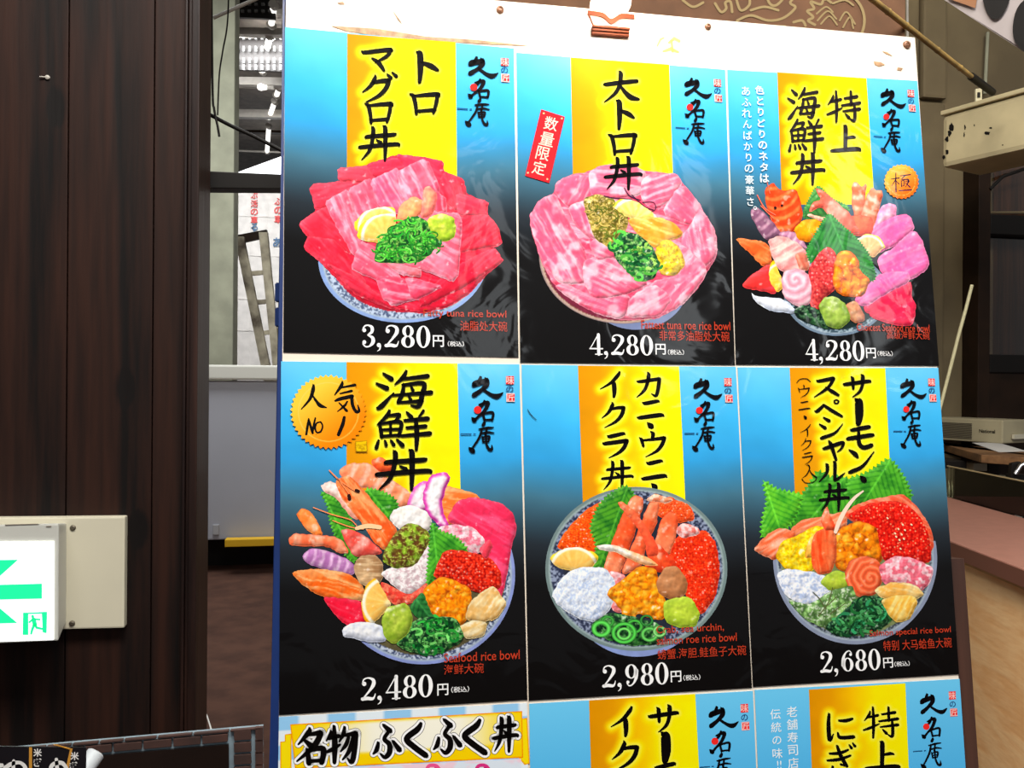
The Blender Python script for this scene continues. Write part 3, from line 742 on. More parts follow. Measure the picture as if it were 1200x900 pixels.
o = Geo().lathe([(0.014, -0.03), (0.0145, -0.03), (0.0145, -0.018), (0.014, -0.018)], c, ax, 24).build('band', mat('brown_band', (150, 84, 58), 0.5), t)

# ------------------------------------------------------------------ the board
board = empty('menu_board', B_O, 'white menu board leaning back on a blue steel stand, edged top with screws', 'board', M=B_M)
BI = np.linalg.inv(np.array(B_M))
class BGeo(Geo):
    "geometry in board coordinates u (right), v (up), n (towards the viewer)"
    def build(s, name, material, parent=None, bevel=0.0, smooth=False):
        me = bpy.data.meshes.new(name); me.from_pydata(s.v, [], s.f)
        bm = bmesh.new(); bm.from_mesh(me); bmesh.ops.recalc_face_normals(bm, faces=bm.faces)
        if bevel: bmesh.ops.bevel(bm, geom=[e for e in bm.edges if e.is_manifold and e.calc_face_angle(0) > 0.5], offset=bevel, segments=2, affect='EDGES')
        if smooth:
            for f in bm.faces: f.smooth = True
            for e in bm.edges:
                if e.is_manifold and e.calc_face_angle(0) > 0.7: e.smooth = False
        bm.to_mesh(me); bm.free()
        o = link(name, me, material, parent or board)
        return o
def bl(px, py, n=0.0): u, v = uv([px], [py])[0]; return np.array([u, v, n])
BU0, BU1, BV1, BV0 = -0.0035, 1.2815, 0.0990, -2.05
m_board = mat('white_board', (232, 220, 204), 0.4, rgb2=(226, 211, 192), scale=3)
BGeo().box((BU0, BV0, -0.022), (BU1, BV1, -0.0005)).build('panel', m_board, bevel=0.0015)
m_bluem = mat('blue_steel', (18, 46, 104), 0.4, noise=0.1)
g = Geo(); xl_, xr_ = onY(324, 700, 1.70)[0] - 0.012, onY(345, 700, 1.70)[0]
def world_part(geo, name, m, bevel=0.0):
    o = BGeo(); p = np.array(geo.v); q = (np.c_[p, np.ones(len(p))] @ BI.T)[:, :3]; o.v = [tuple(r) for r in q]; o.f = geo.f
    return o.build(name, m, board, bevel=bevel)
def post_loop(y):
    a, b = onY(333, -10, y), onY(316, 880, y); d = (b - a) / (b[2] - a[2]); hi, lo_ = a + d * (2.6 - a[2]), a + d * (0 - a[2])
    return [lo_, lo_ + (0.045, 0, 0), hi + (0.03, 0, 0), hi]
pf = post_loop(1.66)
world_part(Geo().hexa(pf, [p + (0, 0.05, 0) for p in pf]), 'stand_post', m_bluem, 0.003)
g = BGeo(); lf = [(331.3, 0), (328, 300), (322.5, 600), (316, 880), (302, 1300)]; rt = [(333.6, 0), (332, 300), (329, 600), (326.4, 880), (320, 1300)]
for i in range(4):
    a_ = [bl(*lf[i], -.0002), bl(*rt[i], -.0002), bl(*rt[i + 1], -.0002), bl(*lf[i + 1], -.0002)]; g.hexa(a_, [p - (0, 0, .03) for p in a_])
g.build('edge_trim', m_bluem)
g = Geo()
for py in (343, 372):
    c = onY(326.5, py, 1.655); g.box((c[0] - 0.006, 1.645, c[2] - 0.018), (c[0] + 0.004, 1.662, c[2] + 0.018))
world_part(g, 'latch', m_bluem, 0.002)
world_part(Geo().box((xl_ + 1.33, 1.90, 0), (xl_ + 1.37, 1.94, 2.2)), 'stand_post', m_bluem, 0.003)
BGeo().box((BU1 - 0.03, BV0, -0.06), (BU1 + 0.046, -0.985, -0.0225)).build('side_rail', mat('dark_red_wood', (74, 46, 36), 0.5, noise=0.2, stretch=(8, .3, 8)))
m_rust = mat('rusty_screw', (150, 104, 76), 0.4, metal=0.5, noise=0.3, scale=200)
for px, py, r in ((586, 11.5, .0075), (829.5, 31.5, .0065), (1062.5, 52.5, .0085)):
    c = bl(px, py); o = BGeo(); o.lathe([(r, -0.0005), (r * .9, 0.003), (r * .45, 0.0042), (r * .4, 0.0028)], c, (0, 0, 1), 20)
    o.build('screw', m_rust)
# torn tape and glue marks on the bare top strip
g = BGeo()
def patch(g, pts, n=0.0002, th=0.0003):
    a = [bl(x, y, n) for x, y in pts]; g.hexa(a, [p + np.array([0, 0, th]) for p in a])
def mark(pts):
    g = BGeo(); patch(g, pts); g.build('glue_mark', mat('brown_glue', (206, 160, 116), 0.6, noise=0.3, scale=60))
mark([(388, 30.5), (440, 33.5), (500, 43), (560, 47), (622, 54), (560, 51.5), (440, 42), (404, 36)])
mark([(1024, 72), (1032, 73), (1037, 76), (1030, 78), (1025, 76)]); mark([(1034, 60), (1040, 61.5), (1046, 66), (1038, 63)]); mark([(1052, 79), (1058, 80), (1056, 83), (1051, 82)])
mark([(395, 3), (402, 2), (404, 5), (398, 5)]); mark([(460, 12), (469, 24), (471, 28), (466, 23)])
g = BGeo()
for st in ([(770, 54, 2), (774, 46, 2.4), (778, 44, 1.5)], [(784, 50, 3), (790, 45, 4), (796, 48, 3)], [(777, 60, 2), (786, 57, 4), (795, 61, 2)], [(787, 48, 2), (788, 60, 3)]):
    q = np.array(st, float); vs, fs = ribbon(q[:, :2], q[:, 2]); g.add([bl(x, y, 0.0006) for x, y in vs], fs)
g.build('yellow_scrawl', mat('yellow_crayon', (244, 226, 96), 0.7))

# clip lamp on the top edge
cl = bl(713, 10)
lamp = empty('clip_lamp', B_O, 'small lit clip lamp clamped on the top edge of the white board', 'lamp', M=B_M @ Matrix.Translation(Vector((cl[0], cl[1], 0))))
LM = np.array([cl[0], cl[1], 0])
class LGeo(BGeo):
    def build(s, name, m, **k):
        s.v = [tuple(np.array(p) - LM) for p in s.v]; return BGeo.build(s, name, m, lamp, **k)
m_clip = mat('copper_brown_metal', (96, 46, 24), 0.6, noise=0.1, spec=0.1)
g = LGeo()
a, b = bl(692, 33.5), bl(735.5, 37)
d = b - a; dv_ = np.array([d[1], -d[0], 0]) / np.linalg.norm(d)
for k in range(3):
    p, q = a + dv_ * k * 0.0052, b + dv_ * k * 0.0052
    g.hexa([p + (0, 0, .001), q + (0, 0, .001), q + dv_ * 0.0046 + (0, 0, .001), p + dv_ * 0.0046 + (0, 0, .001)],
           [p + (0, 0, .016 - .003 * k), q + (0, 0, .016 - .003 * k), q + dv_ * 0.0046 + (0, 0, .016 - .003 * k), p + dv_ * 0.0046 + (0, 0, .016 - .003 * k)])
g.build('jaw', m_clip, bevel=0.0008)
g = LGeo()
zz_ = [(686.5, 19, 5), (699, 20.5, 5), (706, 23, 6), (713, 29, 6), (718, 27.5, 6), (726, 23, 6), (741, 24, 5)]
q = spline(np.array(zz_, float), 6); n = len(q)
fr_ = [bl(x, y - w_ / 2, 0.014) for x, y, w_ in q] + [bl(x, y + w_ / 2, 0.014) for x, y, w_ in q][::-1]
m_ = len(fr_)
g.add(fr_ + [p - (0, 0, .003) for p in fr_], [(i, i + 1, m_ - 2 - i, m_ - 1 - i) for i in range(n - 1)] + [(m_ + i + 1, m_ + i, 2 * m_ - 1 - i, 2 * m_ - 2 - i) for i in range(n - 1)] + [(i, m_ + i, m_ + (i + 1) % m_, (i + 1) % m_) for i in range(m_)])
g.build('spring_plate', m_clip)
LGeo().tube([bl(687, 20, .013), bl(693, 33, .012)], .0018).build('arm', m_clip)
sh = bl(712, 4, 0.012)
SHA = np.array([0.03, -0.85, 0.5]); SHA /= np.linalg.norm(SHA)
g = LGeo(); g.lathe([(0.012, -0.10), (0.014, -0.07), (0.0165, -0.035), (0.022, -0.012), (0.030, 0.004), (0.041, 0.013), (0.039, 0.013), (0.028, 0.003), (0.020, -0.012), (0.0145, -0.035), (0.010, -0.098)], sh, SHA, 36)
g.build('lamp_shade', emit('glowing_shade', (255, 236, 214), 1.6), smooth=True)
g = LGeo(); g.lathe([(0.004, 0.024), (0.012, 0.018), (0.016, 0.006), (0.013, -0.006), (0.008, -0.02)], sh, SHA, 24); g.build('bulb', emit('bulb_glow', (255, 240, 220), 6.0), smooth=True)
pl = bpy.data.lights.new('clip_lamp_light', 'POINT'); pl.energy = 2.4; pl.color = (1.0, 0.86, 0.74); pl.shadow_soft_size = 0.02
plo = bpy.data.objects.new('clip_lamp_light', pl); COL.objects.link(plo); plo.parent = lamp
plo.location = tuple(sh + SHA * 0.045 + np.array([0, 0, 0.06]) - LM)

# ------------------------------------------------------------------ printed artwork
def hsh(ix, iy, k):
    n = (ix.astype(np.int64) * 374761393 + iy.astype(np.int64) * 668265263 + int(k) * 2246822519) & 0xFFFFFFFF
    n = ((n ^ (n >> 13)) * 1274126177) & 0xFFFFFFFF
    return ((n ^ (n >> 16)) & 0xFFFFFF) / float(0xFFFFFF)
def vnoise(x, y, k=0):
    ix, iy = np.floor(x), np.floor(y); fx, fy = x - ix, y - iy
    fx = fx * fx * (3 - 2 * fx); fy = fy * fy * (3 - 2 * fy)
    h = lambda a, b: hsh(ix + a, iy + b, k)
    return (h(0, 0) * (1 - fx) + h(1, 0) * fx) * (1 - fy) + (h(0, 1) * (1 - fx) + h(1, 1) * fx) * fy
def fbm(x, y, k=0, o=3):
    s = 0; a = 0.5; t = 0
    for i in range(o): s = s + a * vnoise(x * 2 ** i, y * 2 ** i, k + i); t += a; a *= 0.55
    return s / t
def worley(x, y, k=0):
    ix, iy = np.floor(x), np.floor(y); d1 = np.full(x.shape, 9.0); d2 = d1.copy(); idv = np.zeros(x.shape); ox = idv.copy(); oy = idv.copy()
    for a in (-1, 0, 1):
        for b in (-1, 0, 1):
            px, py = ix + a + 0.15 + 0.7 * hsh(ix + a, iy + b, k), iy + b + 0.15 + 0.7 * hsh(ix + a, iy + b, k + 9)
            d = np.hypot(x - px, y - py); m = d < d1
            d2 = np.where(m, d1, np.minimum(d2, d)); d1 = np.where(m, d, d1)
            idv = np.where(m, hsh(ix + a, iy + b, k + 5), idv); ox = np.where(m, x - px, ox); oy = np.where(m, y - py, oy)
    return d1, d2, idv, ox, oy
def mix(a, b, t):
    a = np.asarray(a, float); b = np.asarray(b, float); t = np.clip(t, 0, 1)
    return a * (1 - t[:, None]) + b * t[:, None]
def sm(a, b, x):
    t = np.clip((x - a) / (b - a), 0, 1); return t * t * (3 - 2 * t)
SEED = [0]
def axis_of(o):
    c = o.mean(0); u_, s_, vt = np.linalg.svd(o - c); return c, vt[0]
# every painter gives the printed colour at photo-pixel places x, y; d is the distance to the outline in pixels
def p_fish(x, y, d, o, a, b=(255, 190, 200), ang=None, f=1.0, con=0.8, edge=None, m=0.55):
    k = SEED[0]; c, ax = axis_of(o)
    if ang is not None: ax = np.array([math.cos(math.radians(ang)), math.sin(math.radians(ang))])
    s = (x - c[0]) * ax[0] + (y - c[1]) * ax[1]; r = -(x - c[0]) * ax[1] + (y - c[1]) * ax[0]
    r = r + 5 * (fbm(x / 26, y / 26, k) - .5)
    n = fbm(s * 0.035 * f, r * 0.33 * f, k, 3); n2 = fbm(x / 16, y / 16, k + 3)
    col = mix(a, b, con * sm(0.42, 0.75, n) + m * sm(0.48, 0.74, n2) * con)
    lin_ = (r - r.min()) / (np.ptp(r) + 1e-6)
    col = col * (0.93 + 0.12 * lin_)[:, None]
    col = mix(col, np.asarray(edge if edge is not None else np.minimum(np.asarray(b, float) * 1.05, 255)), 0.3 * sm(1.8, 0.4, d))
    col = col * (0.92 + 0.08 * sm(0, 5, d))[:, None] * (0.96 + 0.08 * fbm(x / 2.2, y / 2.2, k + 7, 2))[:, None]
    return col
def p_roe(x, y, d, o, s=3.4, a=(150, 12, 8), b=(236, 60, 34), hi=(255, 214, 190)):
    d1, d2, i, ox, oy = worley(x / s, y / s, SEED[0])
    col = mix(b, a, sm(0.30, 0.62, d1)); col = col * (0.86 + 0.3 * i)[:, None]
    col = mix(col, hi, 0.85 * sm(0.2, 0.08, np.hypot(ox + 0.16, oy + 0.18)) * sm(.35, .6, i))
    return col * (0.88 + 0.24 * fbm(x / 18, y / 18, SEED[0]))[:, None]
def p_lump(x, y, d, o, a=(250, 150, 24), b=(196, 84, 8), hi=(255, 204, 90), s=9.0):
    k = SEED[0]; xx = x + 11 * (fbm(x / 8, y / 8, k) - .5); yy = y + 11 * (fbm(x / 8, y / 8, k + 2) - .5)
    d1, d2, i, ox, oy = worley(xx / s, yy / s, k)
    col = mix(a, b, 0.95 * sm(0.2, 0.0, d2 - d1) * sm(.3, .6, fbm(x / 7, y / 7, k + 5)) + 0.35 * fbm(x / 2.4, y / 2.4, k) - .1)
    col = mix(col, hi, 0.75 * sm(0.5, 0.1, np.hypot(ox + .1, oy + .2)) * (0.4 + 0.6 * i))
    return mix(col, b, 0.5 * sm(3, 0.5, d))
def p_leaf(x, y, d, o, a=(92, 176, 56), b=(40, 112, 36), v=None):
    k = SEED[0]; c, ax = axis_of(o)
    if v is not None:
        c = np.array(v[:2], float); ax = np.array(v[2:], float) - c; ax /= np.linalg.norm(ax)
    s = (x - c[0]) * ax[0] + (y - c[1]) * ax[1]; r = np.abs(-(x - c[0]) * ax[1] + (y - c[1]) * ax[0])
    ve = 0.5 + 0.5 * np.sin((s - r * 0.9) * 0.85 + 2 * fbm(x / 14, y / 14, k))
    col = mix(a, b, 0.5 * sm(.55, 1, ve) + 0.6 * sm(.42, .7, fbm(x / 11, y / 11, k + 1)))
    col = mix(col, np.asarray(a, float) * 1.25 + 22, 0.5 * sm(1.6, 0.3, r)); return mix(col, np.asarray(a, float) * 1.1, .4 * sm(2, .5, d))
def p_lemon(x, y, d, o, ap, a=(252, 186, 90), b=(255, 224, 140), rind=(250, 214, 60)):
    k = SEED[0]; dx, dy = x - ap[0], y - ap[1]; r = np.hypot(dx, dy); th = np.arctan2(dy, dx)
    R = np.hypot(o[:, 0] - ap[0], o[:, 1] - ap[1]); R = np.percentile(R, 85); q = r / R
    col = mix(b, a, 0.9 * fbm(th * 9, r / 9, k) + .15 * np.sin(th * 14)); col = mix(col, (255, 240, 200), .7 * sm(.22, .05, q))
    col = mix(col, (255, 250, 226), sm(.78, .84, q)); col = mix(col, rind, sm(.90, .95, q))
    return col
def p_green(x, y, d, o, a=(104, 190, 70), b=(14, 50, 22), c=(180, 226, 120), s=4.0):
    k = SEED[0]; n = fbm(x / s + 2 * fbm(x / 9, y / 9, k + 4), y / s * .8, k, 3); rr = 1 - np.abs(2 * fbm(x / s * .7 + 3, y / s * .9, k + 6) - 1)
    col = mix(b, a, sm(.4, .72, n)); return mix(col, c, .8 * sm(.86, .98, rr))
def p_blob(x, y, d, o, a, b, hi=(255, 255, 240), n=0.5, s=6.0, rimc=None):
    k = SEED[0]; R = d.max() + 1e-6; dome = sm(0, 1, d / R); c = o.mean(0)
    g = ((x - c[0]) * -.5 + (y - c[1]) * -.8) / (2 * R)
    col = mix(b, a, 0.25 + .55 * dome + n * (fbm(x / s, y / s, k) - .5) * 2 + .25 * g)
    if rimc is not None: col = mix(col, rimc, sm(5.5, 1.5, d))
    return mix(col, hi, .55 * sm(.55, .8, fbm(x / s * .8, y / s * .8, k + 3)) * sm(.1, .5, g + .3 * dome))
def p_shred(x, y, d, o, a=(246, 248, 255), b=(150, 172, 214), s=3.2):
    k = SEED[0]; n = 1 - np.abs(2 * fbm(x / s + 3 * fbm(x / 10, y / 10, k), y / s + 2 * fbm(x / 12, y / 12, k + 2), k + 1, 2) - 1)
    return mix(b, a, .35 + .75 * sm(.55, .95, n) + .6 * (fbm(x / 14, y / 14, k + 5) - .45))
def p_flake(x, y, d, o, a=(255, 236, 240), b=(232, 116, 140), s=4.2):
    d1, d2, i, ox, oy = worley(x / s, y / s, SEED[0]); return mix(a, b, sm(.25, .75, i) * .75 + .4 * sm(.2, 0, d2 - d1) + .1)
def p_shrimp(x, y, d, o, a=(255, 140, 80), b=(255, 224, 206), seg=9.0, v=None):
    k = SEED[0]; c, ax = axis_of(o)
    if v is not None: c = np.array(v[:2], float); ax = np.array(v[2:], float) - c; ax /= np.linalg.norm(ax)
    s = (x - c[0]) * ax[0] + (y - c[1]) * ax[1]; r = -(x - c[0]) * ax[1] + (y - c[1]) * ax[0]
    t_ = 0.5 + .5 * np.sin((s + .02 * r * r) * 6.283 / seg + 2 * fbm(x / 14, y / 14, k))
    col = mix(a, b, .6 * sm(.45, 1, t_) + .7 * (fbm(x / 5, y / 9, k) - .4)); col = mix(col, (255, 246, 236), .5 * sm(.62, .8, fbm(x / 7, y / 7, k + 2)))
    return mix(col, np.asarray(a, float) * .8, .5 * sm(2.4, .4, d))
def p_bowl(x, y, d, o, rim=0.86, inn=(60, 66, 86), spk=((74, 82, 104), (196, 206, 220)), ext=(150, 168, 222), c=None, r=None, lip=(176, 190, 200), rim2=0.93):
    k = SEED[0]; q = np.hypot((x - c[0]) / r[0], (y - c[1]) / r[1])
    e = mix(ext, np.asarray(ext, float) * .78 + 10, fbm(x / 8, y / 8, k)); sp = mix(spk[0], spk[1], sm(.42, .62, fbm(x / 2.1, y / 2.1, k, 2)))
    col = np.where((q < rim2)[:, None], sp, e); col = mix(col, lip, .8 * sm(.018, .004, np.abs(q - rim2)))
    return np.where((q < rim)[:, None], np.asarray(inn, float)[None, :] * (0.8 + .4 * fbm(x / 5, y / 5, k))[:, None], col)
def p_spiral(x, y, d, o, a, b, c=None, turns=7.5):
    k = SEED[0]; dx, dy = x - c[0], y - c[1]; r = np.hypot(dx, dy); th = np.arctan2(dy, dx)
    t_ = .5 + .5 * np.sin(r * 6.283 / turns - th + 1.2 * fbm(x / 9, y / 9, k) * 3)
    return mix(mix(a, b, .8 * sm(.5, 1, t_)), np.asarray(a, float) * .72, .5 * sm(.35, 0, t_) + .4 * sm(3, .5, d))
def p_flat(x, y, d, o, a): return np.repeat(np.asarray(a, float)[None, :], len(x), 0)

FOOD_ = (p_fish, p_roe, p_lump, p_leaf, p_lemon, p_green, p_blob, p_shred, p_flake, p_shrimp, p_spiral)
def serrate(p, amp, per):
    seg = np.roll(p, -1, 0) - p; L_ = np.linalg.norm(seg, axis=1); cum = np.r_[0, np.cumsum(L_)]
    n = max(int(cum[-1] / per) * 2, 8); out = []
    for i in range(n):
        t_ = cum[-1] * i / n; j = min(np.searchsorted(cum, t_, 'right') - 1, len(p) - 1); f = (t_ - cum[j]) / (L_[j] + 1e-9)
        q = p[j] + seg[j] * f; nr = np.array([seg[j][1], -seg[j][0]]) / (L_[j] + 1e-9)
        out.append(q + nr * (amp if i % 2 else -amp * .4))
    return np.array(out)
def resample(p, step):
    out = []
    for i in range(len(p)):
        a, b = p[i], p[(i + 1) % len(p)]; n = max(1, int(np.linalg.norm(b - a) / step))
        for k in range(n): out.append(a + (b - a) * k / n)
    return np.array(out)
def inside(px, py, poly):
    r = np.zeros(px.shape, bool); n = len(poly)
    for i in range(n):
        x0, y0 = poly[i]; x1, y1 = poly[(i + 1) % n]
        if y0 == y1: continue
        m = ((y0 > py) != (y1 > py)) & (px < (x1 - x0) * (py - y0) / (y1 - y0) + x0); r ^= m
    return r
def edge_dist(x, y, poly):
    d = np.full(x.shape, 1e9); vx = np.zeros(x.shape); vy = vx.copy(); a = poly; b = np.roll(poly, -1, 0)
    for (ax, ay), (bx, by) in zip(a, b):
        ex, ey = bx - ax, by - ay; L2 = ex * ex + ey * ey + 1e-12
        t_ = np.clip(((x - ax) * ex + (y - ay) * ey) / L2, 0, 1)
        qx, qy = x - ax - t_ * ex, y - ay - t_ * ey; e = qx * qx + qy * qy; m = e < d
        d = np.where(m, e, d); vx = np.where(m, qx, vx); vy = np.where(m, qy, vy)
    d = np.sqrt(d); return d, vx / (d + 1e-6), vy / (d + 1e-6)

FOOD = dict(zip(FOOD_, (.22, .25, .75, .12, .12, .5, .38, .4, .55, .32, .15)))
class Poster:
    def __init__(s, corners, label):
        s.c = corners; q = uv([c[0] for c in corners], [c[1] for c in corners]); s.q = q
        s.org = q[3].copy()
        s.o = empty('menu_poster', B_O, label, 'poster', 'menu posters on the white board', M=B_M @ Matrix.Translation(Vector((s.org[0], s.org[1], 0))))
        s.z = 0.0012; s.sub = None
    def emit(s, name, xy, faces, cols, parent=None, lay=True, z=None):
        "xy in photo pixels, cols 0-255 per vertex"
        w_ = uv(xy[:, 0], xy[:, 1]) - s.org
        if z is None:
            s.z += 0.00005; z = s.z
        me = bpy.data.meshes.new(name)
        me.from_pydata(np.c_[w_, np.full(len(w_), z)].tolist(), [], faces)
        ca = me.color_attributes.new('Col', 'FLOAT_COLOR', 'POINT')
        lum = cols @ np.array([.3, .59, .11]); cols = lum[:, None] + (cols - lum[:, None]) * 1.18
        k = np.ones((len(w_), 4), np.float32); k[:, :3] = srgb(np.clip(cols, 0, 255)) * INK
        ca.data.foreach_set('color', k.ravel())
        # printed faces look towards the viewer
        if len(me.polygons):
            nz = sum(p.normal.z * p.area for p in me.polygons)
            if nz < 0: me.flip_normals()
        o = link(name, me, PRINT, parent or s.o)
        return o
    def sheet(s, colfun, name='sheet', nx=26, ny=84, thick=0.0012):
        q = s.q; vs, = [[]]
        for j in range(ny + 1):
            for i in range(nx + 1):
                a, b = i / nx, j / ny
                vs.append((q[0] * (1 - a) + q[1] * a) * (1 - b) + (q[3] * (1 - a) + q[2] * a) * b)
        vs = np.array(vs); px = pix(vs[:, 0], vs[:, 1]); W = nx + 1
        ab = np.array([(i / nx, j / ny) for j in range(ny + 1) for i in range(nx + 1)])
        col = colfun(px[:, 0], px[:, 1], ab[:, 0], ab[:, 1])
        fs = [(j * W + i, (j + 1) * W + i, (j + 1) * W + i + 1, j * W + i + 1) for j in range(ny) for i in range(nx)]
        # back and sides give the paper its thickness
        n = len(vs); loop = [i for i in range(W)] + [j * W + nx for j in range(1, ny + 1)] + [ny * W + i for i in range(nx - 1, -1, -1)] + [j * W for j in range(ny - 1, 0, -1)]
        z = np.r_[np.full(n, thick), np.zeros(len(loop))]
        allv = np.r_[vs, vs[loop]] - s.org
        m = len(loop)
        fs += [(loop[i], loop[(i + 1) % m], n + (i + 1) % m, n + i) for i in range(m)] + [tuple(range(n, n + m))]
        col = np.r_[col, np.full((m, 3), 225.0)]
        me = bpy.data.meshes.new(name); me.from_pydata(np.c_[allv, z].tolist(), [], fs)
        ca = me.color_attributes.new('Col', 'FLOAT_COLOR', 'POINT')
        k = np.ones((len(allv), 4), np.float32); k[:, :3] = srgb(np.clip(col, 0, 255)) * INK; ca.data.foreach_set('color', k.ravel())
        s.z = thick
        return link(name, me, PRINT, s.o)
    def art(s, name, pts, painter, kw=None, T=None, soft=2, ser=None, step=1.35, parent=None):
        p = np.array([[float(v) for v in q.split(',')] for q in pts.split()]) if isinstance(pts, str) else np.array(pts, float)
        if T: p = np.stack([T[0] + p[:, 0] / T[2], T[1] + p[:, 1] / T[2]], 1)
        if soft:
            if len(p) < 30 and painter is not p_flat:
                c = p.mean(0); p = c + (p - c) * (1 + 1.3 / np.hypot(*(p - c).T).mean())
            p = chaikin(p, soft, .17 if soft > 1 else .12)
            if painter is not p_flat and not ser:
                p = resample(p, 2.2); jit = np.stack([fbm(p[:, 0] / 4.5, p[:, 1] / 4.5, 71) - .5, fbm(p[:, 0] / 4.5, p[:, 1] / 4.5, 83) - .5], 1); p = p + jit * 2.6
        if ser: p = serrate(p, *ser)
        p = resample(p, step * 1.6)
        x0, y0 = p.min(0); x1, y1 = p.max(0)
        gx, gy = np.meshgrid(np.arange(x0, x1, step), np.arange(y0, y1, step * .87)); gx = gx + (np.arange(gx.shape[0]) % 2)[:, None] * step * .5
        gx, gy = gx.ravel(), gy.ravel()
        m = inside(gx, gy, p); gx, gy = gx[m], gy[m]
        if len(gx): dd = edge_dist(gx, gy, p)[0]; m = dd > step * .45; gx, gy, dd = gx[m], gy[m], dd[m]
        n = len(p)
        V = [Vector(v) for v in p.tolist()] + [Vector(v) for v in np.c_[gx, gy].tolist()]
        r = delaunay_2d_cdt(V, [(i, (i + 1) % n) for i in range(n)], [], 0, 1e-5)
        xy = np.array([(v.x, v.y) for v in r[0]]); F = np.array([f for f in r[2] if len(f) == 3])
        c = xy[F].mean(1); F = F[inside(c[:, 0], c[:, 1], p)]
        SEED[0] += 17
        d, vx, vy = edge_dist(xy[:, 0], xy[:, 1], p)
        col = painter(xy[:, 0], xy[:, 1], d, p, **(kw or {}))
        if painter in FOOD:
            ks = FOOD[painter]
            # the photographed food: grain, wet glints and a rounded rim
            x, y = xy[:, 0], xy[:, 1]; hgt = lambda a, b: fbm(a / 6.5, b / 6.5, 31, 3)
            em = (hgt(x + .9, y + 1.3) - hgt(x - .9, y - 1.3)); L = (vx * .45 + vy * .9) * np.exp(-d / 3.2) * (d > .05)
            col = col * (1 + 1.1 * ks * em - .58 * np.maximum(0, -L))[:, None] + 46 * np.maximum(0, L)[:, None]
            col = mix(col, (255, 250, 246), min(1, .35 + ks) * .8 * sm(.2, .32, em) * sm(.45, .6, fbm(x / 15, y / 15, 57)))
        return s.emit(name, xy, F.tolist(), col, parent=parent if parent is not None else s.sub)
    def strokes(s, name, sts, col, parent=None, T=None, smooth=True, jit=0.0):
        xs, fs, cs = [], [], []
        for i, st in enumerate(sts):
            q = np.array(st, float)
            if T: q = np.c_[T[0] + q[:, 0] / T[2], T[1] + q[:, 1] / T[2], q[:, 2] / T[2]]
            if smooth and len(q) > 1: q = spline(q, 6)
            if len(q) == 1: q = np.r_[q, q + [[.05, .05, 0]]]
            v, f = ribbon(q[:, :2], q[:, 2]); k = len(xs); xs += v; fs += [tuple(k + a for a in ff) for ff in f]
            c = np.array(col(i) if callable(col) else col, float); cs += [c] * len(v)
        return s.emit(name, np.array(xs), fs, np.array(cs), parent=parent)

def slope(x, y):
    "how upright lettering on the board leans in the photo at this place"
    (u, v), = uv([x], [y]); e = 0.02; p = pix([u - e, u + e, u, u], [v, v, v - e, v + e])
    return (p[1, 1] - p[0, 1]) / (p[1, 0] - p[0, 0]), (p[3, 0] - p[2, 0]) / (p[3, 1] - p[2, 1])

